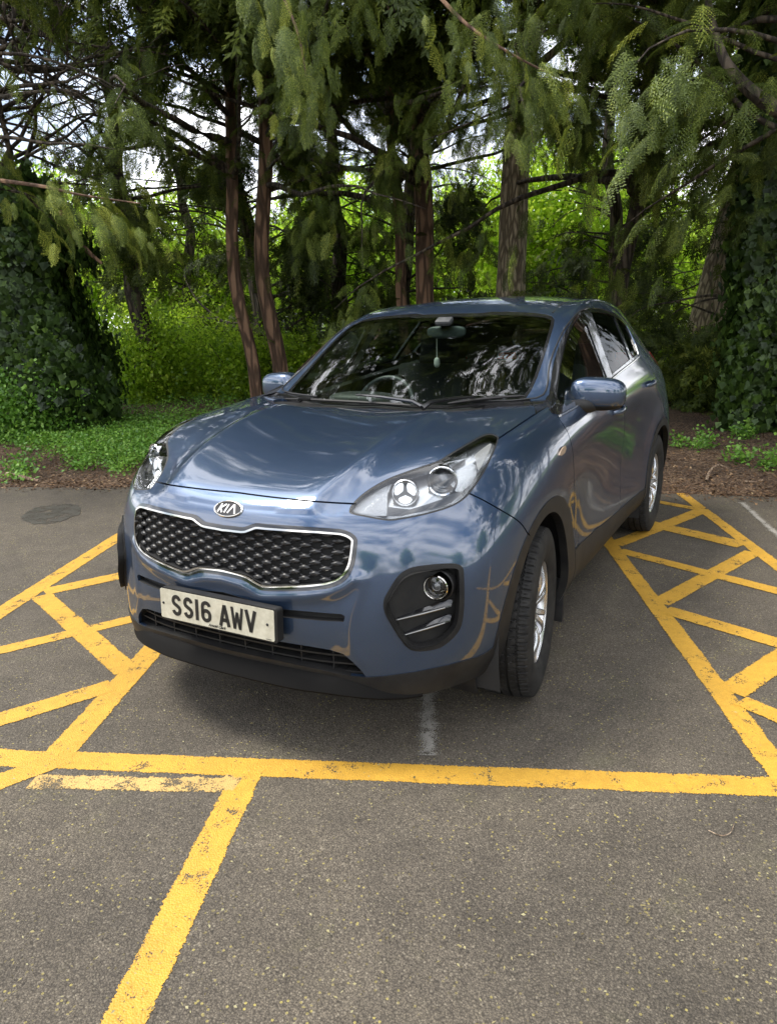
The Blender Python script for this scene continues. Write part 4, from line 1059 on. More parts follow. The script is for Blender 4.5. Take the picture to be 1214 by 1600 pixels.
        nF = len(F)
        # boundary edges
        cnt = {}
        for q in F:
            for a, b in zip(q, q[1:]+q[:1]):
                cnt[(a, b)] = 1
        bd = [(a, b) for (a, b) in cnt if (b, a) not in cnt]
        bd = [(a, b) for a, b in bd if not (abs(V[a].y) < 2e-4 and abs(V[b].y) < 2e-4)]
        if thick:
            inner = {}
            def inn(a):
                if a not in inner:
                    w = wall(V[a]) if wall else -NN[a]*thick
                    inner[a] = len(V); V.append(V[a]+Vector(w)); NN.append(NN[a])
                return inner[a]
            for a, b in bd: F.append([b, a, inn(a), inn(b)])
        objs = []
        sides = {'mirror': (0,), 'left': (-1,), 'right': (1,), 'each': (-1, 1)}[both]
        for sd in sides:
            VV = list(V); FF = [list(q) for q in F]; N2 = list(NN); wallf = set(range(nF, len(F)))
            if sd == 1:
                VV = [Vector((p.x, -p.y, p.z)) for p in V]; FF = [q[::-1] for q in F]; N2 = [Vector((n.x, -n.y, n.z)) for n in NN]
            if sd == 0:
                mp = {}
                for i, p in enumerate(V):
                    if abs(p.y) < 2e-4: mp[i] = i; VV[i] = Vector((p.x, 0, p.z))
                    else: mp[i] = len(VV); VV.append(Vector((p.x, -p.y, p.z))); N2.append(Vector((NN[i].x, -NN[i].y, NN[i].z)))
                k0 = len(FF)
                FF += [[mp[i] for i in q][::-1] for q in F]
                wallf |= set(i+k0 for i in wallf)
            me = bpy.data.meshes.new(name); me.from_pydata([tuple(p) for p in VV], [], FF)
            me.update()
            ln = []
            for pi, p in enumerate(me.polygons):
                for vi in p.vertices:
                    ln.append(tuple(p.normal) if pi in wallf else tuple(N2[vi]))
            me.polygons.foreach_set('use_smooth', [True]*len(me.polygons))
            me.normals_split_custom_set(ln)
            objs.append(link(name, me, mat, parent))
        return objs
# ------------------------------------------------------------------ the car: panels
t0 = time.time()
SK = Skin(4)
car = empty('parked_car', (2.2, 0, 0))
tag(car, 'dark blue metallic family SUV parked across the yellow bay markings, front wheels turned', 'car')
def cp(o):
    "parent to the car keeping world coordinates"
    o.parent = car; o.matrix_parent_inverse = Matrix.Translation((-2.2, 0, 0)); return o

circ = lambda cx, cz, r, a0=0, a1=360, n=72, rz=None: [(cx+r*math.cos(math.radians(a0+(a1-a0)*i/n)), cz+(rz or r)*math.sin(math.radians(a0+(a1-a0)*i/n))) for i in range(n)]
front = lambda c, n: c.x < 1.0 and n.dot(Vector(CAM_POS)-c) > 0
frontw = lambda c, n: c.x < 2.4 and n.dot(Vector(CAM_POS)-c) > 0
side = lambda c, n: c.y < -.5
sidel = lambda c, n: c.y < -.55 and c.z < 1.3

LAMP = smoothpoly([(545.6,798),(551,787),(570,769),(603.4,749),(641.2,734.5),(683.5,720),(703.5,707.8),(730.2,692.2),(752.4,680),(765.7,676.9),(775.8,680),(779,686),(772.4,704.5),(756.8,737.8),(739,764.5),(723.5,781.2),(701.2,793.4),(663.4,804.6),(623.4,812.3),(603.4,813.5),(574.5,808.5),(550,803.4)], 3)
WSC = [(560,493),(640,490.5),(690,489.5),(751.8,488.5),(769,486.2),(795,486.2),(835,488),(852,490.3),(862,493.5),(866,499),(865,508),(855.6,540),(847,567),(839,590),(830,610),(823,620),(812,627),(760,632),(700,637.5),(640,636),(590,631),(520,626)]
HOODREAR = [(826,624.5),(817.8,628.5),(768.5,638),(725.7,642.5),(682.8,644),(640,642.5),(590,638.5),(540,634)]
HOODFRONT = [(300,759),(330,764),(365,768.8),(410.7,775),(460,780.5),(509.5,784.8),(556,787.3)]
GRILLE = smoothpoly([(356,821),(379.5,823.6),(388.4,821.8),(401.3,817.6),(419,819),(458.6,821.8),(517.9,825.8),(537,828),(551,834),(558,842),(558.3,852),(554.5,878.7),(547.6,896.5),(537.7,908.4),(521.9,916.8),(498,921.6),(458.6,923.8),(419,923.8),(407.2,921.6),(395.4,915.5),(382.5,907.6),(359.8,901.8),(330,896),(300,894),(300,822),(330,820)], 3)
POD = smoothpoly([(599.5,939),(607.8,921),(621,901),(634,890.5),(652,884.7),(688.5,880.8),(711,880.6),(720.6,885),(724,894),(724.7,934),(723,962),(718,981.9),(705,998.3),(686.8,1011.5),(665.4,1016.5),(649,1016.8),(639,1013.5),(629,1004),(614.4,981.9),(601,957)], 3)
INTAKE = [(300,968),(345,976),(432,1001.7),(486.5,1010.3),(516,1015.4),(536,1021.8),(550.7,1033.8),(563,1046),(572,1057.5),(548,1055.5),(520,1049.5),(454,1035.5),(350,1013),(300,1000)]
SLOT = [(300,905),(345,924),(437,951.5),(500,957),(534,959.8),(539,963),(537,971.5),(500,969.5),(437,963.8),(345,938),(300,918)]
LOWER = [(280,998),(350,1013),(454,1035.5),(520,1049.5),(548,1055.5),(572,1058),(597.7,1056.5),(647,1050),(700,1038.9),(744.5,1026.3),(757,1020.5),(770,1011),(792,1010),(810,1130),(280,1130)]
BUMPER = HOODFRONT+[(640,780),(733.7,771.3),(770,790),(806,811),(818,822),(832,850),(845,1000),(800,1150),(200,1250),(100,700)]
SEAM = [(733.7,771.3),(752,780),(770,790),(789,801),(806,811.5),(817,822),(826,837)]
HOOD = HOODFRONT+[(640,760),(779,686),(785,680.8),(815,660.5),(836.5,646.5),(833,632),(826,624.5)]+HOODREAR[1:]+[(300,600)]
DLO = [(1.275,1.146),(1.40,1.163),(1.50,1.210),(1.62,1.283),(1.75,1.360),(1.884,1.430),(2.0,1.478),(2.12,1.515),(2.259,1.545),(2.448,1.564),(2.682,1.565),(2.911,1.551),(3.142,1.522),(3.26,1.490),(3.31,1.455),(3.27,1.38),(3.20,1.30),(3.14,1.262),(2.93,1.243),(2.666,1.222),(2.425,1.202),(2.289,1.189),(1.9,1.156),(1.5,1.124),(1.27,1.112)]
DLO = smoothpoly(DLO, 2)
GF = [(1.42,1.152),(1.52,1.205),(1.63,1.272),(1.76,1.348),(1.884,1.412),(2.0,1.459),(2.12,1.496),(2.25,1.525),(2.30,1.532),(2.22,1.205),(1.9,1.178),(1.5,1.143),(1.42,1.138)]
GR = [(2.48,1.545),(2.682,1.546),(2.90,1.533),(3.03,1.515),(2.885,1.260),(2.666,1.240),(2.425,1.219),(2.33,1.210)]
GQ = [(3.07,1.508),(3.18,1.492),(3.255,1.470),(3.275,1.445),(3.23,1.37),(3.16,1.295),(3.12,1.277),(2.94,1.263)]
AIN = circ(.896,.355,.366, rz=.420); AOUT = smoothpoly([(.93+.480*math.cos(a), .35+.480*math.sin(a)) for a in [2*math.pi*i/36 for i in range(36)]], 2)
RIN = circ(3.58,.355,.412); ROUT = circ(3.58,.355,.462)
SILL = [(1.30,.483),(1.42,.478),(1.8,.452),(2.3,.428),(2.9,.415),(3.20,.412),(3.4,.412),(3.4,.2),(1.3,.2)]
RLOW = [(3.9,.44),(4.6,.50),(4.6,.1),(3.9,.1)]

S_ = SK
S_.cut(LAMP, 'cam', front)
for d in (2.6,): S_.cut(inset2(LAMP, d), 'cam', front)
S_.cut(WSC, 'cam', frontw)
S_.cut(inset2(WSC, 5.0), 'cam', frontw)
S_.cut(HOODREAR, 'cam', frontw, False)
S_.cut(GRILLE, 'cam', front); G1 = inset2(GRILLE, 6.2); S_.cut(G1, 'cam', front); G2 = inset2(GRILLE, 9.2); S_.cut(G2, 'cam', front)
S_.cut(POD, 'cam', front); POD1 = inset2(POD, 7.5); S_.cut(POD1, 'cam', front)
S_.cut(INTAKE, 'cam', front); S_.cut(SLOT, 'cam', front); S_.cut(LOWER[1:12], 'cam', front, False)
S_.cut(DLO, 'side', side)
for g in (GF, GR, GQ): S_.cut(g, 'side', side)
for g in (AIN, AOUT, RIN, ROUT): S_.cut(g, 'side', sidel)
S_.cut(SILL[:7], 'side', sidel, False); S_.cut(RLOW[:2], 'side', lambda c, n: c.x > 3.6 and c.z < .8, False)
S_.gap(HOODFRONT, 'cam', front, .006)
S_.gap([(779.5,684.5),(796,673.6),(815,660.7),(836,646.8),(855,634.6)], 'cam', frontw, .0055)
S_.gap([(824.5,622.5),(830,627),(833,632),(835.5,639),(836.5,646.5)], 'cam', frontw, .003)
S_.gap(SEAM, 'cam', front, .0045)
DOORF = [(1.262,1.128),(1.240,1.105),(1.238,1.085),(1.256,1.049),(1.268,.998),(1.312,.918),(1.375,.806),(1.402,.70),(1.406,.60),(1.410,.52),(1.42,.477)]
DOORM = [(2.29,1.19),(2.305,1.13),(2.32,1.077),(2.362,1.017),(2.425,.943),(2.465,.865),(2.478,.75),(2.478,.60),(2.478,.42)]
DOORR = [(3.155,1.268),(3.25,1.17),(3.336,1.075),(3.44,1.0),(3.53,.94),(3.56,.88),(3.56,.81)]
S_.gap(DOORF, 'side', side, .006); S_.gap(DOORM, 'side', side, .006); S_.gap(DOORR, 'side', side, .006)
S_.gap([(2.335,1.20),(2.40,1.38),(2.452,1.562)], 'side', side, .005)
# rear: hatch glass, tail lamps, tailgate outline
HG = [(4.12,1.52),(4.36,1.28)]
TL = [(3.98,1.245),(4.10,1.262),(4.62,1.25),(4.62,1.06),(4.25,1.075),(4.08,1.12)]
S_.cut(TL, 'side', lambda c, n: c.x > 3.8)
FUN = lambda c, n: True
order = [
 ('hole', 'side', AIN, sidel), ('hole', 'side', RIN, sidel),
 ('lamp', 'cam', inset2(LAMP, 2.6), front), ('lamprim', 'cam', LAMP, front),
 ('glass', 'cam', inset2(WSC, 5.0), frontw), ('frit', 'cam', WSC, frontw),
 ('grille_in', 'cam', G2, front), ('grille_chrome', 'cam', G1, front), ('grille_frame', 'cam', GRILLE, front),
 ('pod_in', 'cam', POD1, front), ('pod_rim', 'cam', POD, front),
 ('intake', 'cam', INTAKE, front), ('slot', 'cam', SLOT, front),
 ('arch_f', 'side', AOUT, sidel), ('arch_r', 'side', ROUT, sidel),
 ('lower', 'cam', LOWER, front), ('sill', 'side', SILL, sidel), ('lower_r', 'side', RLOW, lambda c, n: c.x > 3.6 and c.z < .6),
 ('gf', 'side', GF, side), ('gr', 'side', GR, side), ('gq', 'side', GQ, side), ('trim', 'side', DLO, side),
 ('tail', 'side', TL, lambda c, n: c.x > 3.9 and c.y < -.42),
 ('rearglass', 'side', [(4.10,1.545),(4.36,1.285),(4.7,1.285),(4.7,1.545)], lambda c, n: c.x > 4.0 and c.y > -.56 and n.x > .2),
 ('hood', 'cam', HOOD, frontw),
 ('cowl', 'cam', [(300,600),(520,622),(818,619),(826,624.5)]+HOODREAR[1:]+[(300,630)], lambda c, n: 1.0 < c.x < 1.6 and c.z < 1.25 and n.z > .3),
 ('lower', None, None, lambda c, n: c.x < .9 and c.z < .30),
 ('bumper', 'cam', BUMPER, lambda c, n: c.x < .80 and c.z < .96),
 ('bumper', None, None, lambda c, n: c.x < .45 and c.z < .9),
 ('door_f', 'side', DOORF+DOORM[::-1][0:1]+DOORM[::-1], sidel),
 ('door_r', 'side', DOORM+[(3.1,.40),(3.3,.40),(3.56,.70)]+DOORR[::-1], sidel),
 ('bumper_r', None, None, lambda c, n: c.x > 3.95 and c.z < .86),
 ('tailgate', None, None, lambda c, n: c.x > 4.0 and c.y > -.60 and n.x > .15),
 ('shell', 'cam', [(815,560),(880,560),(857,634),(836.5,646.5),(833,632),(824.5,622.5)], lambda c, n: c.z > 1.1 and c.x < 1.6),
 ('fender', None, None, lambda c, n: c.x < 1.45 and c.z < 1.22),
 ('shell', None, None, FUN),
]
R_ = S_.region(order)
def merge_islands(R):
    "tiny left-over islands join the neighbouring region they touch most"
    owner = {f: k for k, fs in R.items() for f in fs}
    for k in list(R):
        if k in ('gap', 'hole'): continue
        S = set(R[k]); comps = []
        while S:
            st = [S.pop()]; c = []
            while st:
                f = st.pop(); c.append(f)
                for e in f.edges:
                    for g_ in e.link_faces:
                        if g_ in S: S.discard(g_); st.append(g_)
            comps.append(c)
        comps.sort(key=len, reverse=True)
        for c in comps[1:]:
            if len(c) > .1*len(comps[0]): continue
            cs = set(c); votes = {}
            for f in c:
                for e in f.edges:
                    for g_ in e.link_faces:
                        if g_ not in cs and owner.get(g_) not in (None, 'gap', 'hole', k): votes[owner[g_]] = votes.get(owner[g_], 0)+1
            R[k] = [f for f in R[k] if f not in cs]
            if votes:
                d = max(votes, key=votes.get); R[d] = R[d]+c
                for f in c: owner[f] = d
            elif len(c) > 30: R.setdefault('pillar_foot' if k == 'shell' else k+'_rest', []).extend(c)
merge_islands(R_); merge_islands(R_)
print('cut', round(time.time()-t0, 1), {k: len(v) for k, v in R_.items()})
def pn(key, name, mat_, **kw):
    par = kw.pop('parent', car)
    os_ = S_.panel(R_[key], name, mat_, None, **kw)
    for o in os_:
        if par is car: cp(o)
        else: o.parent = par; o.matrix_parent_inverse = Matrix.Translation((-2.2, 0, 0)) if par is car else par.matrix_parent_inverse.copy().inverted()@par.matrix_parent_inverse
    return os_
CARI = Matrix.Translation((-2.2, 0, 0))
def sub(o, parent):
    "sub-part under a part that sits in car coordinates"
    o.parent = parent; return o
def one(key, name, m, **kw): return [cp(o) for o in S_.panel(R_[key], name, m, None, **kw)]

shell, = one('shell', 'body_shell', PAINT)
for k in [k for k in R_ if k == 'pillar_foot' or k.endswith('_rest')]: one(k, 'pillar_foot', PAINT, both='each'); print('rest', k)
hood, = one('hood', 'bonnet', PAINT)
bump, = one('bumper', 'front_bumper', PAINT)
fend = one('fender', 'front_wing', PAINT, both='each')
doorf = one('door_f', 'front_door', PAINT, both='each')
doorr = one('door_r', 'rear_door', PAINT, both='each')
bumpr, = one('bumper_r', 'rear_bumper', PAINT)
tailg, = one('tailgate', 'tailgate', PAINT)
o, = S_.panel(R_['rearglass'], 'rear_window', TINTGLASS, None, thick=0, offset=-.003); sub(o, tailg)
arf = one('arch_f', 'wheel_arch_trim', BLACKP, both='each', offset=.003, thick=.03, wall=lambda p: (0, .035 if p.y < 0 else -.035, 0))
arr = one('arch_r', 'wheel_arch_trim', BLACKP, both='each', offset=.006, thick=.03, wall=lambda p: (0, .035 if p.y < 0 else -.035, 0))
sill = one('sill', 'side_sill', BLACKP, both='each', offset=.004, thick=.03)
low, = S_.panel(R_['lower'], 'lower_valance', BLACKP, None, offset=.004, thick=.03); sub(low, bump)
lowr, = S_.panel(R_['lower_r'], 'lower_valance', BLACKP, None, offset=.003, thick=.03); sub(lowr, bumpr)
cowl, = one('cowl', 'scuttle_panel', BLACKP, offset=-.012, thick=.02)
frit, = S_.panel(R_['frit'], 'glass_border', GLOSSB, None, offset=-.0015, thick=.006)
wsc, = one('glass', 'windscreen', GLASS, offset=-.0025, thick=0)
sub(frit, wsc)
for key, nm, par, g in (('gf', 'window', doorf, SIDEGLASS), ('gr', 'window', doorr, TINTGLASS), ('gq', 'quarter_window', [shell]*2, TINTGLASS)):
    for o, p in zip(S_.panel(R_[key], nm, g, None, both='each', offset=-.008, thick=0), par): sub(o, p)
trim = one('trim', 'window_surround', GLOSSB, both='each', offset=-.003, thick=.012)
for sd, par in ((-1, doorf[0]), (1, doorf[1])):
    def rail(pts, r, nm, m, off=.002, par=par):
        P = []
        for x, z in smoothpoly(pts, 3, False):
            h = SK.bvh.ray_cast(Vector((x, -2, z)), Vector((0, 1, 0)))[0]
            if h is None: continue
            n = SK.normal(h); q = h+n*off
            P.append((q.x, q.y*(1 if sd < 0 else -1), q.z))
        sub(MB().tube(P, r, 6).build(nm, m), par)
    rail([(1.27,1.112),(1.5,1.124),(1.9,1.156),(2.289,1.189),(2.425,1.202),(2.666,1.222),(2.93,1.243),(3.14,1.262)], .0055, 'waist_moulding', CHROME)
    rail([(1.275,1.150),(1.40,1.168),(1.50,1.214),(1.62,1.288),(1.75,1.365),(1.884,1.435),(2.0,1.483),(2.12,1.520),(2.259,1.549),(2.448,1.568)], .004, 'window_seal', SEAL)
    # wind deflectors over the side glass
    W0 = [(1.62,1.268),(1.76,1.350),(1.884,1.416),(2.0,1.462),(2.12,1.499),(2.25,1.528),(2.29,1.532)]
    V = []; F = []
    for i, (x, z) in enumerate(smoothpoly(W0, 3, False)):
        for k, dz in enumerate((0, -.045)):
            h = SK.bvh.ray_cast(Vector((x+(.02 if k else 0), -2, z+dz)), Vector((0, 1, 0)))[0]; n = SK.normal(h); q = h+n*(.004+.012*k)
            V.append((q.x, q.y*(1 if sd < 0 else -1), q.z))
        if i: F.append((2*i-2, 2*i, 2*i+1, 2*i-1))
    sub(pymesh('wind_deflector', V, F, m_glass('smoked acrylic', (.10, .11, .11), .6) if sd < 0 else bpy.data.materials['smoked acrylic']), par)

# ---- grille
fr, = S_.panel(R_['grille_frame'], 'grille_frame', GLOSSB, None, offset=.004, thick=.02); sub(fr, bump)
ch, = S_.panel(R_['grille_chrome'], 'grille_chrome', CHROME, None, offset=.009, thick=.03); sub(ch, bump)
GB = mat('grille black', (.011, .011, .012), .38)
gi, = S_.panel(R_['grille_in'], 'grille_back', DARK, None, push=(.035, 0, 0), thick=.05, wall=lambda p: (-.036, 0, 0)); sub(gi, bump)
def surf_front(y, z):
    return SK.bvh.ray_cast(Vector((-2, y, z)), Vector((1, 0, 0)))[0]
gm = MB()
G2s = [tuple(p) for p in inset2(G2, -.5)]
def ingr(y, z):
    h = surf_front(-abs(y), z)
    return h is not None and inpoly(tuple(pxproj(h)), G2s)
rows = 17; DZ, DY = .0185, .074
for i in range(-1, rows):
    z = .595+i*DZ
    for j in range(-9, 10):
        y = (j+(.5 if i % 2 else 0))*DY*(1+.0*abs(j))
        if not ingr(y, z): continue
        h = surf_front(y, z); n = SK.normal(h)
        w, hh = .0215, .0105
        c = Vector((h.x+.014, y, z)); s2 = .008
        V = []; ring_ = 12
        for kk, (sc, dep) in enumerate(((1, .0), (.92, -.005), (.55, -.0095))):
            for k in range(ring_):
                a = 2*math.pi*k/ring_; ca, sa = math.cos(a), math.sin(a)
                ex = abs(ca)**1.25*math.copysign(1, ca)
                V.append(c+Vector((dep+ (h.x*0) - n.y*0, w*sc*ex, hh*sc*sa*(1-.25*abs(ca)))) + Vector(((-n.y/n.x)*w*sc*ex if abs(n.x) > .3 else 0, 0, 0)))
        V.append(c+Vector((-.0105, 0, 0))); F = []
        for kk in range(2):
            for k in range(ring_): F.append((kk*ring_+k, kk*ring_+(k+1) % ring_, (kk+1)*ring_+(k+1) % ring_, (kk+1)*ring_+k))
        for k in range(ring_): F.append((2*ring_+k, 2*ring_+(k+1) % ring_, 3*ring_))
        gm.add(V, F)
        for dy in (-.5, .5):
            y2, z2 = y+dy*DY, z-DZ
            if ingr(y2, z2):
                h2 = surf_front(y2, z2); gm.tube([(h.x+.018, y, z), (h2.x+.018, y2, z2)], .0022, 4, False)
sub(gm.build('grille_mesh', GB), bump)
# ---- slot, intake
o, = S_.panel(R_['slot'], 'upper_slot', DARK, None, push=(.03, 0, .0), thick=.05, wall=lambda p: (-.031, 0, 0)); sub(o, bump)
o, = S_.panel(R_['intake'], 'intake_back', DARK, None, push=(.07, 0, .0), thick=.05, wall=lambda p: (-.071, 0, 0)); sub(o, bump)
ms = MB()
INs = [tuple(p) for p in inset2(INTAKE, .3)]
def inint(y, z):
    h = surf_front(-abs(y), z); return h is not None and inpoly(tuple(pxproj(h)), INs)
for z in (.355, .385, .415, .445):
    run = []
    for k in range(-60, 61):
        y = k*.01
        if inint(y, z): run.append((surf_front(y, z).x+.022, y, z))
        elif len(run) > 3:
            break
        else: run = []
    if len(run) > 3:
        V = []; F = []
        for i, p in enumerate(run):
            V += [(p[0], p[1], p[2]+.003), (p[0]+.03, p[1], p[2]+.004), (p[0]+.03, p[1], p[2]-.004), (p[0], p[1], p[2]-.003)]
            if i:
                for q in range(4): F.append((4*i-4+q, 4*i+q, 4*i+(q+1) % 4, 4*i-4+(q+1) % 4))
        ms.add(V, F)
for y in (-.42, -.30, -.18, -.06, .06, .18, .30, .42):
    zz = [z/1000 for z in range(330, 480, 5) if inint(y, z/1000)]
    if len(zz) > 2:
        ms.box((surf_front(y, .4).x+.04, y, (zz[0]+zz[-1])/2), (.03, .005, zz[-1]-zz[0]))
sub(ms.build('intake_slats', BLACKP, smooth=False), bump)

# splitter shelf under the intake
up = [(.052,0,.352),(.054,.15,.352),(.060,.30,.350),(.082,.42,.344),(.112,.50,.336),(.150,.565,.322),(.196,.640,.300),(.235,.690,.285)]
li = [(.006,0,.300),(.010,.15,.300),(.022,.30,.298),(.052,.42,.294),(.086,.50,.284),(.131,.575,.272),(.186,.650,.266),(.228,.697,.268)]
V = []; F = []
UP, LI = smoothpoly(up, 4, False), smoothpoly(li, 4, False)
pts = [(u*[1, -1, 1], l*[1, -1, 1]) for u, l in zip(UP[::-1], LI[::-1])]+[(u, l) for u, l in zip(UP[1:], LI[1:])]
for i, (u, l) in enumerate(pts):
    l2 = l+np.array([.006, 0, -.012]); l3 = np.array([l[0]+.05, l[1]*1.0, l[2]-.030])
    lm = u*.45+l*.55+np.array([0, 0, .006])
    V += [u+np.array([.03, 0, .002]), u, lm, l+np.array([.002, 0, .001]), l+np.array([0, 0, -.004]), l2, l3]
    if i:
        for q in range(6): F.append((7*i-7+q, 7*i+q, 7*i+q+1, 7*i-7+q+1))
spl = pymesh('splitter', V, F, mat('matt black lip', (.010, .0095, .009), .75, 0, 0, .06)); autosmooth(spl.data, 50); sub(spl, bump)

# ---- number plate
PLW, PLH = .520, .111
pc = Vector((-.012, 0, .531)); pt = math.radians(-3)
PU = Vector((0, -1, 0)); PV = Vector((-math.sin(pt)*-1, 0, math.cos(pt))); PV = Vector((.05, 0, 1)).normalized(); PN = Vector((-1, 0, .05)).normalized()
def plq(u, v, w=0.0): return pc+PU*(u/1000-.26)+PV*(v/1000-.0555)+PN*w
def rrect(x0, y0, x1, y1, r, n=4):
    P = []
    for cx, cy, a0 in ((x1-r, y1-r, 0), (x0+r, y1-r, 90), (x0+r, y0+r, 180), (x1-r, y0+r, 270)):
        for k in range(n+1):
            a = math.radians(a0+90*k/n); P.append((cx+r*math.cos(a), cy+r*math.sin(a)))
    return P
PLM = mat('reflective number plate', (.52, .505, .44), .35, 0, .3)
_t = NT(PLM); _o = _t.obj(); _n = _t.noise(30, 6, .7, _o)
_t.l(_t.ramp(_n, [(.35, (.56, .535, .43)), (.72, (.40, .37, .28))]), _t.b.inputs['Base Color'])
plate = cp(MB().prism([plq(u, v, 0) for u, v in rrect(0, 0, 520, 111, 6)], -PN*.003).build('number_plate', PLM, smooth=False))
INK = mat('black plate ink', (.012, .012, .012), .4)
def strokes(P, w):
    "mitred flat strip around an open 2-D path"
    P = [np.array(p, float) for p in P]; L = []; R = []
    for i, p in enumerate(P):
        a = P[max(i-1, 0)]; b = P[min(i+1, len(P)-1)]
        t1 = (p-a)/(np.linalg.norm(p-a)+1e-9) if i else (b-p)/np.linalg.norm(b-p)
        t2 = (b-p)/(np.linalg.norm(b-p)+1e-9) if i < len(P)-1 else t1
        n1 = np.array([-t1[1], t1[0]]); n2 = np.array([-t2[1], t2[0]]); m = n1+n2; m /= np.linalg.norm(m); k = w/2/max(m@n1, .4)
        L.append(p+m*k); R.append(p-m*k)
    return L, R
def glyph_mesh(paths, w, place, th):
    V = []; F = []
    for path in paths:
        L, R = strokes(path, w); b = len(V)
        for l, r in zip(L, R): V += [place(*l, th), place(*r, th), place(*l, 0), place(*r, 0)]
        for i in range(len(L)-1):
            c = b+4*i
            F += [(c, c+1, c+5, c+4), (c, c+4, c+6, c+2), (c+1, c+3, c+7, c+5)]
        F += [(b, b+2, b+3, b+1), (b+4*len(L)-4, b+4*len(L)-3, b+4*len(L)-1, b+4*len(L)-2)]
    return V, F
def arc(cx, cy, rx, ry, a0, a1, n=8): return [(cx+rx*math.cos(math.radians(a0+(a1-a0)*i/n)), cy+ry*math.sin(math.radians(a0+(a1-a0)*i/n))) for i in range(n+1)]
GL = {  # in a 44 x 79 cell, stroke centre lines
 'S': [arc(22, 57, 15.5, 15.5, 8, 180)+[(6.5, 53), (9.5, 46.5), (16, 42.5), (28, 36.5), (34.5, 32), (37.5, 26)]+arc(22, 22, 15.5, 15.5, 0, -172)],
 '1': [[(8, 0), (8, 79)]],
 '6': [arc(24.5, 57, 16.5, 15.5, 12, 180)+arc(24.5, 22, 16.5, 15.5, 180, 360)+arc(24.5, 29, 16.5, 14, 8, 165)],
 'A': [[(5, 0), (22.5, 72), (25.5, 72), (43, 0)], [(13, 22.5), (35, 22.5)]],
 'W': [[(4, 79), (14, 5), (15.5, 5), (26, 56), (27, 56), (37.5, 5), (39, 5), (49, 79)]],
 'V': [[(5, 79), (23.5, 6), (25, 6), (43.5, 79)]]}
for chn, u0 in (('S', 57), ('S', 114), ('1', 169), ('6', 196), ('A', 281), ('W', 335), ('V', 397)):
    V, F = glyph_mesh(GL[chn], 14.2 if chn != 'W' else 11.5, lambda x, y, th: plq(u0+x, 17+y, th+.0004), .0009)
    o = sub(pymesh('plate_character', V, F, INK, smooth=False), plate)
for u in (14, 492): sub(MB().lathe([(0, .0025), (.004, .0022), (.0055, .0005)], Matrix.Translation(plq(u, 57, 0))@PN.to_track_quat('Z', 'Y').to_matrix().to_4x4(), 16).build('plate_screw', INK), plate)
tx = bpy.data.curves.new('dealer_text', 'FONT'); tx.body = 'Arnold Clark'; tx.size = .0145; tx.shear = .35; tx.offset = .0004; tx.align_x = 'CENTER'; tx.extrude = .0003
to = bpy.data.objects.new('tmp', tx); COL.objects.link(to); bpy.context.view_layer.update()
tm = bpy.data.meshes.new_from_object(to.evaluated_get(bpy.context.evaluated_depsgraph_get())); bpy.data.objects.remove(to)
BASIS = Matrix((PU, PV, PN)).transposed().to_4x4()
tm.transform(Matrix.Translation(plq(268, 5, .0008))@BASIS); sub(link('dealer_lettering', tm, INK), plate)
sub(MB().box(plq(497, 5, .0006), (.0008, .022, .0016)).build('maker_mark', INK, smooth=False), plate)
hold = cp(MB().prism([plq(u, v, -.0035) for u, v in rrect(3, -6, 531, 116, 10)], -PN*.034).build('plate_holder', BLACKP, smooth=False))

# ---- badge
bc = SK.hit((353, 795)); bc.y = 0; bn = SK.normal(bc); bn.y = 0; bn.normalize()
BU = Vector((0, -1, 0)); BV = BU.cross(bn)*-1
if BV.z < 0: BV = -BV
def bq(u, v, w=0.): return bc+BU*u+BV*v+bn*w
def ell(rx, ry, n=48): return [(rx*math.cos(2*math.pi*k/n), ry*math.sin(2*math.pi*k/n)) for k in range(n)]
bd = MB()
prof = [(1.0, -.004), (1.0, .003), (.965, .0055), (.92, .006), (.885, .0045), (.87, .001)]
V = []; F = []
for k in range(48):
    a = 2*math.pi*k/48
    for s_, h_ in prof: V.append(bq(.065*math.cos(a)*s_, .0335*math.sin(a)*(s_ if s_ > .99 else s_-(.0+(1-s_)*.6)), h_))
for k in range(48):
    for i in range(5): F.append((k*6+i, ((k+1) % 48)*6+i, ((k+1) % 48)*6+i+1, k*6+i+1))
bd.add(V, F); badge = sub(bd.build('badge', CHROME), bump)
sub(MB().prism([bq(u, v, .0005) for u, v in ell(.0585, .0275)], bn*.0015).build('badge_plate', mat('badge black', (.006, .006, .007), .1), smooth=False), bump)
paths = [[(-42, -15), (-34, 16)], [(-12, 16), (-34, -1), (-19, -15)], [(-6, -15), (2, 16)], [(6, -15), (24, 13.5), (27, 13.5), (38, -15)]]
paths = [[(-40, -15), (-33, 16)], [(-13, 15), (-34, 0), (-20, -15)], [(-10, -15), (-3, 16)], [(-2, 0), (-2.2, .1)], [(4, -15), (19, 14), (23, 14), (37, -15)]]
paths = [p for p in paths if len(p) > 2 or abs(p[0][1]-p[1][1]) > 5]
V, F = glyph_mesh(paths, 7, lambda x, y, th: bq(x/1000, y/1000*1.12, .002+th), .0025)
sub(pymesh('badge_lettering', V, F, CHROME, smooth=False), bump)

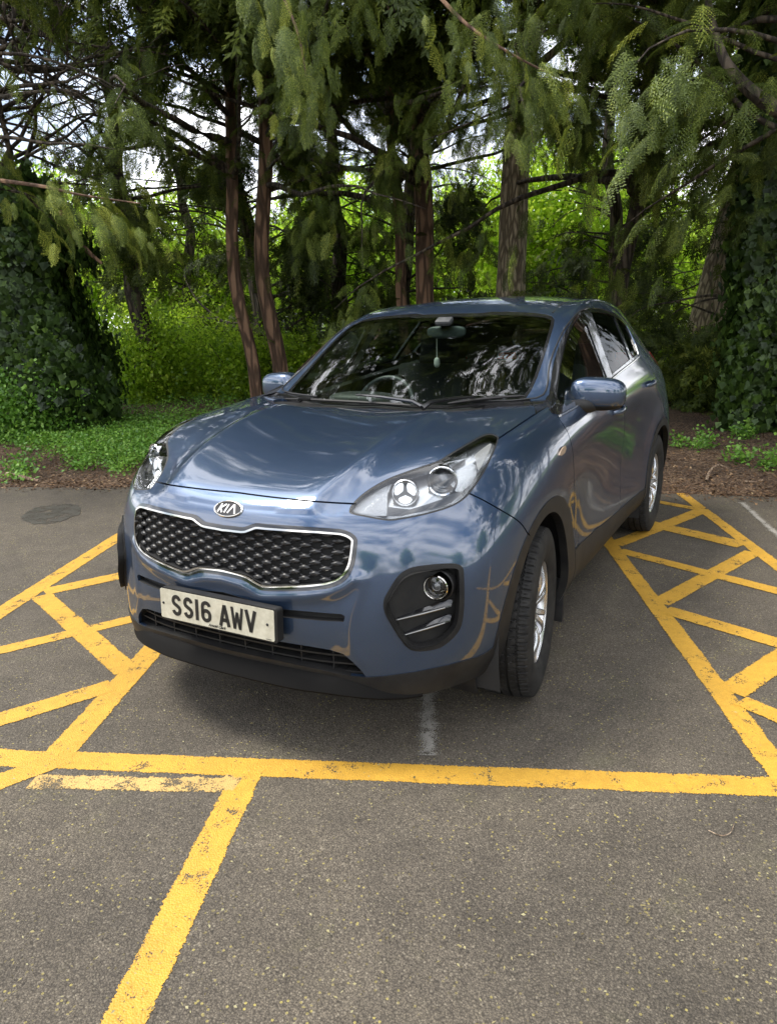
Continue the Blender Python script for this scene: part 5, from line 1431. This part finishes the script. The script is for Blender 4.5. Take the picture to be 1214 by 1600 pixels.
# ---- fog lamp pods
def inward(px, dep):
    h = SK.hit(px); return h+Vector(pxray(px)).normalized()*dep
def mir(V): return [Vector((p[0], -p[1], p[2])) for p in V]
def both(mb, name, m, parents, smooth=True, **kw):
    out = []
    for sd, par in zip((-1, 1), parents):
        q = MB(); q.V = list(mb.V) if sd < 0 else [(p[0], -p[1], p[2]) for p in mb.V]
        q.F = list(mb.F) if sd < 0 else [f[::-1] for f in mb.F]
        o = q.build(name, m, None, smooth, **kw); sub(o, par); out.append(o)
    return out
pods = S_.panel(R_['pod_rim'], 'fog_lamp_surround', BLACKP, None, both='each', offset=.004, thick=.03)
for o in pods: cp(o)
pdir = Vector((.93, .30, .08)).normalized()
def poddepth(co):
    x, y = pxproj(co)
    return pdir*(.018+.034*min(max((x-615)/100, 0), 1))
for o, p in zip(S_.panel(R_['pod_in'], 'recess', BLACKP, None, both='each', push=poddepth, thick=.02, wall=lambda p: -pdir*.05), pods): sub(o, p)
fc = SK.hit((681, 920))
ax = Vector((-1, -.16, .02)).normalized()
MF = Matrix.Translation(fc+pdir*.018)@ax.to_track_quat('Z', 'Y').to_matrix().to_4x4()
both(MB().lathe([(.058, -.045), (.056, -.012), (.052, -.008), (.047, -.02), (.043, -.04)], MF, 40), 'lamp_bezel', BLACKP, pods)
both(MB().lathe([(.0425, -.03), (.0425, .012), (.040, .0155), (.037, .012), (.035, -.004), (.034, -.03)], MF, 40), 'chrome_ring', CHROME, pods)
both(MB().lathe([(.0001, -.012), (.012, -.016), (.024, -.022), (.034, -.034)], MF, 32), 'fog_reflector', mat('lamp reflector', (.5, .5, .5), .15, 1), pods)
both(MB().lathe([(.0001, .008), (.010, .0065), (.018, .001), (.0215, -.008)], MF, 32), 'fog_bulb_lens', mat('smoked lamp lens', (.05, .055, .06), .05, 0, 1, .8), pods)
both(MB().lathe([(.0001, .004), (.018, .003), (.034, -.002)], MF, 32), 'lens', LENS, pods)
for (a, b, c) in (((619.5, 967.5), (706, 946), (660, 950)), ((632, 991), (704, 969.5), (668, 974))):
    A = inward(a, .012); Bp = inward(b, .022)
    d = (Bp-A); up = Vector((0, 0, 1))
    bl = MB(); n = 10; V = []; F = []
    for i in range(n+1):
        t = i/n; p = A+d*t; hh = .004+.019*t**.8 if t < .93 else .017; o_ = Vector((.03, .01, 0))
        V += [p+Vector((-.004, 0, -.003)), p+Vector((-.002, 0, hh*.35)), p+Vector((.012, 0, hh)), p+o_]
        if i:
            for q in range(4): F.append((4*i-4+q, 4*i+q, 4*i+(q+1) % 4, 4*i-4+(q+1) % 4))
    F += [(0, 1, 2, 3), (4*n+3, 4*n+2, 4*n+1, 4*n)]
    both(MB().add(V, F), 'vent_blade', GLOSSB, pods)
    both(MB().tube([A+d*.03+Vector((-.006, 0, -.001)), A+d*.5+Vector((-.007, 0, -.001)), A+d*.88+Vector((-.006, 0, 0))], [.003, .0048, .0038], 8), 'chrome_strip', mat('satin chrome', (.22, .22, .215), .28, 1) if 'satin chrome' not in bpy.data.materials else bpy.data.materials['satin chrome'], pods)

# ---- headlights
REFL = mat('bright lamp reflector', (.82, .83, .84), .12, 1)
RIBBED = mat('ribbed lamp reflector', (.80, .81, .82), .18, .9)
_t = NT(RIBBED); _o = _t.obj(); _w = _t.n('TexWave'); _w.inputs['Scale'].default_value = 60; _w.wave_type = 'BANDS'; _w.bands_direction = 'DIAGONAL'; _w.inputs['Distortion'].default_value = 9; _w.inputs['Detail Scale'].default_value = 6
_t.l(_o, _w.inputs['Vector']); _t.bump(_w.outputs['Fac'], .35, .004)
GREYIN = mat('lamp inner grey', (.56, .57, .58), .22, .7)
DISC = mat('lamp disc grey', (.26, .265, .27), .25, .6)
ldir = Vector((.90, .34, -.16)).normalized()
bucket = []
for o in S_.panel(R_['lamp'], 'headlight', GREYIN, None, both='each', push=ldir*.085, thick=.02, wall=lambda p: -ldir*.084): bucket.append(cp(o))
for o, p in zip(S_.panel(R_['lamp'], 'lens', LENS, None, both='each', offset=-.001, thick=0), bucket): sub(o, p)
for o, p in zip(S_.panel(R_['lamprim'], 'lamp_seal', SEAL, None, both='each', offset=-.001, thick=.012), bucket): sub(o, p)
def lp(px, dep): return inward(px, dep)
def lpoly(P, dep, name, m, th=.006, dep2=None):
    dd = dep2 or (lambda p: dep)
    V = [lp(p, dd(p)) for p in P]; both(MB().prism(V, Vector(pxray(P[0])).normalized()*th), name, m, bucket, smooth=False)
axl = Vector((-.93, -.34, .05)).normalized()
def lathe_at(px, dep, prof, name, m, ax=axl, n=40):
    M = Matrix.Translation(lp(px, dep))@ax.to_track_quat('Z', 'Y').to_matrix().to_4x4()
    both(MB().lathe(prof, M, n), name, m, bucket); return M
# inner ribbed indicator
lpoly([(551,799),(558,788),(580,768),(606,752),(612,757),(606,772),(606,790),(604,806),(580,806)], .035, 'indicator', RIBBED)
# daytime lamp with three cells
CEL = mat('daytime lamp cell', (.9, .92, .95), .2, 0, 0, .5, (.92, .96, 1.0), .55)
lathe_at((633, 770), .036, [(.047, -.03), (.047, .004), (.0445, .007), (.042, .004), (.0405, -.004)], 'daytime_lamp', SILVER)
lathe_at((633, 770), .036, [(.0405, -.004), (.0001, -.006)], 'daytime_lamp_disc', DISC)
M3 = Matrix.Translation(lp((633, 770), .036))@axl.to_track_quat('Z', 'Y').to_matrix().to_4x4()
for k in range(3):
    a0 = math.radians(-90+120*k)
    # which local direction is up in the picture does not matter for a threefold lamp
    P = []
    for rr, da in ((.0095, 0), (.018, -38), (.028, -48), (.035, -43), (.0385, -24), (.0395, 0), (.0385, 24), (.035, 43), (.028, 48), (.018, 38)):
        P.append(M3@Vector((rr*math.cos(a0+math.radians(da)), rr*math.sin(a0+math.radians(da)), -.004)))
    both(MB().prism(P, M3.to_3x3()@Vector((0, 0, .006))), 'lamp_cell', CEL, bucket, smooth=False)
# main projector
lathe_at((691, 752), .034, [(.053, -.05), (.053, .002), (.050, .006), (.045, .003), (.0415, -.008), (.040, -.03)], 'projector_ring', REFL)
lathe_at((691, 752), .034, [(.0001, .004), (.014, .001), (.026, -.007), (.034, -.02), (.040, -.032)], 'projector_lens', mat('projector glass', (.10, .11, .12), .03, 0, 1, 1))
# outer ribbed reflector, side marker and shroud
lpoly([(706,742),(722,733),(738,724),(744,728),(744,742),(736,756),(722,768),(712,768),(704,757)], .045, 'outer_reflector', RIBBED)
lpoly([(741,711),(752,702),(765,693),(768,694),(762,712),(748,735),(746,733)], .022, 'side_marker', mat('pale side marker', (.62, .60, .56), .4), .004)
lpoly([(606,752),(640,742),(676,730),(700,722),(728,706),(730,716),(700,733),(668,741),(640,749),(612,759)], .05, 'shroud', mat('satin silver shroud', (.55, .56, .57), .25, .8))
lpoly([(606,806),(606,792),(640,796),(664,789),(690,780),(712,770),(722,770),(705,786),(664,798),(625,807)], .03, 'lower_shroud', mat('dark lamp shroud', (.10, .10, .105), .25, .2))

# ---- side repeater, door handles
h = SK.hit((877, 704)); n = SK.normal(h)
P = [h+Vector((dx, 0, dz)) for dx, dz in ((-.05, -.012), (-.02, -.020), (.03, -.016), (.048, .0), (.035, .014), (0, .012), (-.035, 0))]
rep = MB().prism([p+n*.001 for p in P], n*.006)
for o in both(rep, 'side_repeater', mat('clear orange repeater', (.75, .58, .42), .15, .3, 1), [car, car]): cp(o)
for px, par in (((963, 643), doorf), ((1013, 602), doorr)):
    x, z = (2.17, 1.030) if par is doorf else (3.10, 1.090)
    hh = SK.bvh.ray_cast(Vector((x, -2, z)), Vector((0, 1, 0)))[0]; n = SK.normal(hh)
    mb = MB(); cs = []
    for k in range(13):
        t = k/12; q = hh+Vector(((t-.5)*.21, 0, .012*t))+n*(.004+.032*math.sin(math.pi*min(max((t-.02)/.96, 0), 1))**.45); cs.append(q)
    V = []; F = []; m = 12
    for i, q in enumerate(cs):
        sc = .55+.45*math.sin(math.pi*i/12)**.5
        for k in range(m):
            a = 2*math.pi*k/m; V.append(q+n*.010*sc*math.cos(a)+Vector((0, 0, .017*sc*math.sin(a))))
        if i:
            for k in range(m): F.append(((i-1)*m+k, (i-1)*m+(k+1) % m, i*m+(k+1) % m, i*m+k))
    F += [tuple(range(m))[::-1], tuple(12*m+k for k in range(m))]
    both(MB().add(V, F), 'door_handle', CHROME if False else PAINT, par)
    cup = MB().lathe([(.0001, .0015), (.045, .0015), (.05, .0)], Matrix.Translation(hh+Vector((-.02, 0, 0)))@n.to_track_quat('Z', 'Y').to_matrix().to_4x4()@Matrix.Diagonal((.7, 1.1, 1, 1)), 28)

# ---- tail lamps
for o in S_.panel(R_['tail'], 'tail_lamp', mat('red tail lamp', (.35, .012, .01), .12, 0, 1), None, both='each', offset=.006, thick=.02): cp(o)

# ---- door mirrors
def superell(c, r, e, nu=24, nv=40, warp=None):
    V = []; F = []
    sp = lambda v, p: math.copysign(abs(v)**p, v)
    for i in range(nu+1):
        a = -math.pi/2+math.pi*i/nu
        for k in range(nv):
            b = 2*math.pi*k/nv
            x = sp(math.cos(a), e)*sp(math.cos(b), e); y = sp(math.cos(a), e)*sp(math.sin(b), e); z = sp(math.sin(a), e)
            p = Vector((x*r[0], y*r[1], z*r[2]))
            if warp: p = warp(p)
            V.append(c+p)
    for i in range(nu):
        for k in range(nv): F.append((i*nv+k, i*nv+(k+1) % nv, (i+1)*nv+(k+1) % nv, (i+1)*nv+k))
    return V, F
mc = Vector((1.665, -.915, 1.168))
def mwarp(p):
    p = Vector(p)
    s_ = (p.y+.125)/.25
    p.z *= .86+.16*s_ if p.z > 0 else .92+.05*s_      # slimmer towards the tip
    p.x += .035*(1-s_)*(1 if p.x < 0 else .4)
    if p.x > .02: p.x = .02+(p.x-.02)*.25             # flat rear where the glass sits
    return p
V, F = superell(mc, (.085, .125, .082), .62, warp=mwarp)
up_ = [f for f in F if sum(V[i].z for i in f)/4 > mc.z-.050]; lo_ = [f for f in F if f not in up_]
mcar = [cp(o) for o in both(MB().add(V, up_), 'door_mirror', PAINT, [car, car], autos=0)]
both(MB().add(V, lo_), 'mirror_underside', BLACKP, mcar, autos=0)
both(MB().tube([(1.50, -.785, 1.125), (1.56, -.83, 1.118), (1.625, -.89, 1.118), (1.66, -.93, 1.125)], [.030, .030, .034, .026], 14), 'mirror_arm', BLACKP, mcar)
sail = MB().prism([SK.hit(p)+Vector((0, -.006, 0)) for p in ((862, 612), (866, 630), (872, 644), (868, 647.5), (861, 645), (857, 640), (858, 625))], (0, .03, 0))
both(sail, 'mirror_mount', GLOSSB, mcar, smooth=False)
gl = MB().prism([mc+Vector((.043, y, z)) for y, z in rrect(-.105, -.062, .105, .062, .04)], (.003, 0, 0))
both(gl, 'mirror_glass', CHROME, mcar, smooth=False)

# ---- wipers
def on_glass(px, off=.016):
    h = SK.hit(px); return h+SK.normal(h)*off
for (a, b, piv, el) in (((446, 627), (642, 637), (664, 641), (560, 624)), ((700, 634), (818, 622), (660, 642), (742, 628))):
    A, Bq = on_glass(a if a[0] > 560 else (470, 628)), on_glass(b)
    bl = MB(); P = [on_glass((a[0]+(b[0]-a[0])*t/10, a[1]+(b[1]-a[1])*t/10-1.5*math.sin(math.pi*t/10)), .012) for t in range(11)]
    bl.tube(P, [.004]+[.0075]*9+[.004], 6)
    wb = cp(bl.build('wiper', BLACKP))
    el3 = on_glass(el, .028); pv = on_glass(piv, .012)
    sub(MB().tube([pv, pv+(el3-pv)*.15+Vector((0, 0, .018)), pv+(el3-pv)*.6+Vector((0, 0, .012)), el3], [.013, .010, .008, .006], 8).build('wiper_arm', GLOSSB), wb)

# ---- aerial (shark fin) and roof gutters
cp(MB().add(*superell(Vector((3.72, 0, 1.612)), (.085, .02, .035), .9)).build('roof_aerial', PAINT))
for sd in (-1, 1):
    P = []
    for x, y in ((2.08, .565), (2.3, .548), (2.6, .54), (3.0, .535), (3.4, .525), (3.8, .508), (4.0, .50)):
        h = SK.bvh.ray_cast(Vector((x, -y, 3)), Vector((0, 0, -1)))[0]; P.append((h.x, h.y*(1 if sd < 0 else -1), h.z-.0015))
    cp(MB().tube(P, .006, 6).build('roof_ditch_moulding', BLACKP))
# ------------------------------------------------------------------ wheels
def tyre_mesh():
    R0 = .353
    prof = [(.208, -.078), (.212, -.088), (.225, -.096), (.262, -.108), (.295, -.110), (.322, -.104), (.336, -.098), (.345, -.092)]
    zs = []
    for c in (-.058, -.020, .020, .058):
        zs += [c-.0050, c-.0035, c+.0035, c+.0050]
    zs = sorted(zs+[-.088, -.082, -.074, -.047, -.040, -.033, -.010, 0, .010, .033, .040, .047, .074, .082, .088, -.068, .068])
    def tr(z): return R0-.0075*(abs(z)/.09)**3.2
    for z in zs:
        g = min(abs(z-c) for c in (-.058, -.020, .020, .058)) < .004
        prof.append((tr(z)-(.0085 if g else 0), z))
    prof += [(r, -z) for r, z in prof[:8][::-1]]
    m = len(prof); n = 66*9; V = np.zeros((n, m, 3)); r0 = np.array([p[0] for p in prof]); z0 = np.array([p[1] for p in prof])
    for k in range(n):
        th = 2*math.pi*k/n; r = r0.copy(); zz = z0.copy(); ph = k % 9
        for i in range(m):
            z = z0[i]
            if r0[i] < .340 and abs(z) < .0905: continue
            if .066 < abs(z) < .0935:                       # shoulder blocks
                if (ph+(4 if z > 0 else 0)) % 9 in (0, 1): r[i] -= .007
                if (ph+(4 if z > 0 else 0)) % 9 == 5 and abs(z) < .084: r[i] -= .003
            elif .028 < abs(z) < .052:
                if (ph+int(abs(z)*150)+(2 if z > 0 else 6)) % 9 == 0: r[i] -= .006
            elif abs(z) < .014:
                if (ph+int(z*200+5)) % 9 == 0 and abs(z) > .004: r[i] -= .005
            if abs(abs(z)-.0645) < .004 or abs(abs(z)-.053) < .002: zz[i] = z+.0016*(1 if (ph % 4) < 2 else -1)
        V[k, :, 0] = r*math.cos(th); V[k, :, 1] = r*math.sin(th); V[k, :, 2] = zz
    kk, ii = np.meshgrid(np.arange(n), np.arange(m-1), indexing='ij')
    F = np.stack([kk*m+ii, ((kk+1) % n)*m+ii, ((kk+1) % n)*m+ii+1, kk*m+ii+1], -1).reshape(-1, 4)
    return V.reshape(-1, 3), F
def make_wheel():
    w = empty('wheel')
    V, F = tyre_mesh()
    ty = npmesh('tyre', V, F, RUBBER, w, smooth=True); autosmooth(ty.data, 28)
    rim = MB().lathe([(.175, -.085), (.213, -.085), (.217, -.092), (.213, -.078), (.190, -.07), (.185, .05), (.196, .075), (.208, .082), (.2165, .090), (.2195, .088), (.214, .078)], Matrix.Identity(4), 72)
    rm = rim.build('rim', SILVER, w)
    sp = MB()
    for k in range(5):
        for s_ in (-1, 1):
            a = math.radians(72*k+90); pts = []
            n = 10; V = []; F = []
            for i in range(n+1):
                t = i/n; r = .040+.158*t
                off = s_*(.010+.036*t**1.1); hw = .0115+.004*(1-t)+.004*max(0, t-.8)*5
                z = .062+.022*math.sin(math.pi*min(t*1.05, 1))**1.0-.004*t+(.012*t)
                rad = Vector((math.cos(a), math.sin(a), 0)); tan = Vector((-math.sin(a), math.cos(a), 0))
                c = rad*math.sqrt(max(r*r-off*off, 1e-5))+tan*off
                for q, (dx, dz) in enumerate(((-1, -.022), (-1, -.003), (-.55, .004), (.55, .004), (1, -.003), (1, -.022))):
                    V.append(c+tan*hw*dx+Vector((0, 0, z+dz)))
                if i:
                    for q in range(6): F.append((6*i-6+q, 6*i-6+(q+1) % 6, 6*i+(q+1) % 6, 6*i+q))
            sp.add(V, F)
    sp.lathe([(.0001, .060), (.030, .060), (.034, .058), (.060, .060), (.070, .052), (.078, .03)], Matrix.Identity(4), 40)
    o = sp.build('spokes', SILVER, w)
    MB().lathe([(.0001, .070), (.022, .069), (.027, .064), (.028, .058)], Matrix.Identity(4), 32).build('centre_cap', mat('centre cap', (.30, .31, .32), .25, .8), w)
    nt = MB()
    for k in range(5):
        a = math.radians(72*k+54); nt.lathe([(.0001, .066), (.007, .066), (.0095, .063), (.0095, .05)], Matrix.Translation((.053*math.cos(a), .053*math.sin(a), 0)), 6)
    nt.build('wheel_nuts', mat('dark steel', (.08, .08, .08), .4, .8), w)
    MB().lathe([(.07, -.02), (.150, -.02), (.150, .0), (.07, .0), (.07, .03), (.0001, .03)], Matrix.Identity(4), 40).build('brake_disc', mat('brake disc steel', (.22, .20, .18), .4, .9), w)
    return w
wh0 = make_wheel()
first = True
for x, sy, steer in ((.91, -1, 8), (3.58, -1, 0), (.91, 1, 8), (3.58, 1, 0)):
    if first: w = wh0; first = False
    else:
        w = wh0.copy(); COL.objects.link(w)
        for c_ in wh0.children:
            d = c_.copy(); COL.objects.link(d); d.parent = w
    M = Matrix.Rotation(math.radians(steer), 4, 'Z')@(Matrix.Rotation(math.pi/2, 4, 'X') if sy < 0 else Matrix.Rotation(-math.pi/2, 4, 'X'))
    w.parent = car; w.matrix_parent_inverse = Matrix.Identity(4)
    w.matrix_local = Matrix.Translation((x-2.2, sy*.808, .352))@M@Matrix.Rotation(math.radians(17 if x < 2 else 40), 4, 'Z')
# ---- wheel wells, mud flaps, underbody
LINER = mat('felt wheel liner', (.018, .018, .018), .85)
for cx in (.905, 3.58):
    for sd in (-1, 1):
        V = []; F = []; n = 28
        for k in range(n+1):
            a = math.radians(-22+224*k/n); r = .44+.006*(k % 4 == 0)
            for y in (.50, .885): V.append((cx+r*math.cos(a), sd*y, .355+r*math.sin(a)*.98))
            if k: F.append((2*k-2, 2*k, 2*k+1, 2*k-1))
        V.append((cx, sd*.50, .355)); c_ = len(V)-1
        for k in range(n): F.append((2*k, 2*k+2, c_))
        cp(pymesh('wheel_liner', V, F, LINER))
for sd in (-1, 1):
    # deflector in front of the front wheel and flap behind it
    cp(MB().box((.46, sd*.70, .235), (.012, .20, .12), Matrix.Rotation(math.radians(-15), 3, 'Y'), .004).build('wheel_deflector', BLACKP))
    cp(MB().box((1.31, sd*.78, .26), (.02, .22, .20), Matrix.Rotation(math.radians(10), 3, 'Y'), .004).build('wheel_deflector', BLACKP))
cp(MB().box((2.25, 0, .30), (3.7, 1.25, .10), None, .02).box((2.25, 0, .27), (1.9, 1.62, .06), None, .02).build('underbody', DARK))
# ------------------------------------------------------------------ interior
DASH = mat('dark dashboard', (.045, .047, .048), .55)
CLOTH = mat('charcoal seat cloth', (.035, .036, .038), .9)
LINING = mat('pale roof lining', (.36, .36, .34), .9)
GREYTRIM = mat('grey pillar trim', (.40, .42, .40), .7)
def soft(name, boxes, m, lev=2):
    mb = MB()
    for c, d, R in boxes: mb.box(c, d, R, min(d)*.28)
    o = mb.build(name, m); return cp(o)
def prof_y(prof, y0, y1, n=10, bulge=0):
    V = []; F = []; m = len(prof)
    for i in range(n+1):
        y = y0+(y1-y0)*i/n; k = bulge*(1-((2*i/n)-1)**2)
        for x, z in prof: V.append((x-k, y, z))
        if i:
            for q in range(m-1): F.append(((i-1)*m+q, i*m+q, i*m+q+1, (i-1)*m+q+1))
    return V, F
dash = cp(pymesh('dashboard', *prof_y([(1.34, 1.075), (1.50, 1.095), (1.66, 1.09), (1.76, 1.06), (1.80, 1.00), (1.78, .86), (1.86, .70), (1.80, .45)], -.70, .70, 16, .08), DASH))
sub(MB().add(*superell(Vector((1.68, .37, 1.10)), (.10, .20, .045), .7)).build('instrument_hood', DASH), dash)
sub(MB().box((1.80, 0, .95), (.03, .26, .16), Matrix.Rotation(.25, 3, 'Y'), .01).build('centre_screen', GLOSSB), dash)
# steering wheel
SWM = Matrix.Translation((1.93, .37, 1.03))@Matrix.Rotation(math.radians(-66), 4, 'Y')
V = []; F = []
for k in range(40):
    a = 2*math.pi*k/40
    for q in range(10):
        b = 2*math.pi*q/10; r = .183+.015*math.cos(b); V.append(SWM@Vector((r*math.cos(a), r*math.sin(a), .015*math.sin(b))))
for k in range(40):
    for q in range(10): F.append((k*10+q, ((k+1) % 40)*10+q, ((k+1) % 40)*10+(q+1) % 10, k*10+(q+1) % 10))
sw = cp(pymesh('steering_wheel', V, F, mat('grey leather rim', (.06, .062, .065), .4)))
hb = MB().add([SWM@v for v in superell(Vector((0, 0, -.02)), (.07, .085, .03), .6)[0]], superell(Vector(), (1, 1, 1), 1)[1])
for a in (90, -90, 180): hb.tube([SWM@Vector((.05*math.cos(math.radians(a)), .05*math.sin(math.radians(a)), -.02)), SWM@Vector((.18*math.cos(math.radians(a)), .18*math.sin(math.radians(a)), 0))], .016, 8)
sub(hb.build('steering_hub', DASH), sw)
def seat(x, y, wd, n='seat'):
    o = soft(n, [((x, y, .62), (.52, wd, .16), Matrix.Rotation(-.08, 3, 'Y')), ((x+.33, y, .92), (.15, wd, .66), Matrix.Rotation(.30, 3, 'Y')),
                 ((x+.30, y-wd*.43, .90), (.20, .07, .52), Matrix.Rotation(.30, 3, 'Y')), ((x+.30, y+wd*.43, .90), (.20, .07, .52), Matrix.Rotation(.30, 3, 'Y'))], CLOTH)
    return o
for y in (-.37, .37):
    s_ = seat(2.22, y, .50)
    sub(MB().box((2.70, y, 1.33), (.10, .26, .19), Matrix.Rotation(.22, 3, 'Y'), .035).tube([(2.66, y-.06, 1.2), (2.69, y-.06, 1.3)], .007).tube([(2.66, y+.06, 1.2), (2.69, y+.06, 1.3)], .007).build('headrest', CLOTH), s_)
s_ = soft('rear_bench', [((3.12, 0, .62), (.50, 1.26, .16), None), ((3.45, 0, .92), (.15, 1.26, .62), Matrix.Rotation(.34, 3, 'Y'))], CLOTH)
for y in (-.42, 0, .42): sub(MB().box((3.60, y, 1.26), (.09, .24, .14), Matrix.Rotation(.22, 3, 'Y'), .03).build('headrest', CLOTH), s_)
# inner skins
ins = [f for f in R_['door_f']+R_['door_r']+R_['fender'] if f.is_valid and f.calc_center_median().x > 1.35]
o, = S_.panel(ins, 'door_lining', DASH, None, offset=-.06, thick=.03); cp(o)
top = [f for f in R_['shell'] if f.calc_center_median().z > 1.50 and f.calc_center_median().x < 4.1]
o, = S_.panel(top, 'roof_lining', LINING, None, offset=-.035, thick=.0); cp(o)
pil = [f for f in R_['shell'] if 1.1 < f.calc_center_median().z < 1.54 and f.calc_center_median().x < 2.4]
o, = S_.panel(pil, 'pillar_trim', GREYTRIM, None, offset=-.028, thick=.0); cp(o)
bk = [f for f in R_['shell'] if f.calc_center_median().x > 3.2 and f.calc_center_median().z < 1.5]
o, = S_.panel(bk+R_['bumper_r']+R_['tailgate'], 'boot_lining', DASH, None, offset=-.04, thick=.0); cp(o)
for sd in (-1, 1):
    V = []; F = []
    for i, (x, z) in enumerate(smoothpoly([(2.27, 1.19), (2.33, 1.37), (2.40, 1.55)], 3, False)):
        for dx in (-.035, .05):
            h = SK.bvh.ray_cast(Vector((x+dx, -2, z)), Vector((0, 1, 0)))[0]; V.append((h.x, (h.y+.03)*(1 if sd < 0 else -1), h.z))
        if i: F.append((2*i-2, 2*i, 2*i+1, 2*i-1))
    cp(pymesh('centre_pillar_trim', V, F, GREYTRIM))
cp(MB().box((2.4, 0, .40), (2.4, 1.45, .05)).box((1.25, 0, .72), (.05, 1.40, .62)).build('cabin_floor', DASH, smooth=False))
# rear-view mirror with a hanging air freshener
rv = cp(MB().add(*superell(Vector((1.985, 0.0, 1.452)), (.018, .115, .034), .6)).build('rear_view_mirror', mat('mirror housing', (.10, .12, .115), .4)))
sub(MB().tube([(2.0, 0, 1.475), (1.965, 0, 1.505), (1.95, 0, 1.525)], .011, 8).box((1.955, 0, 1.51), (.06, .09, .03), Matrix.Rotation(-.45, 3, 'Y'), .01).build('mirror_stem', DASH), rv)
fx = Vector((2.02, .075, 1.41))
af = MB().tube([fx+Vector((0, 0, .03)), fx+Vector((0, 0, -.10))], .0025, 5).add(*superell(fx+Vector((0, 0, -.125)), (.012, .017, .028), .8))
tag(af.build('air_freshener', mat('pale plastic', (.62, .64, .60), .5)), 'small pale air freshener hanging behind the windscreen of the blue car', 'air freshener')
print('car parts', round(time.time()-t0, 1))
S_.bm.free()
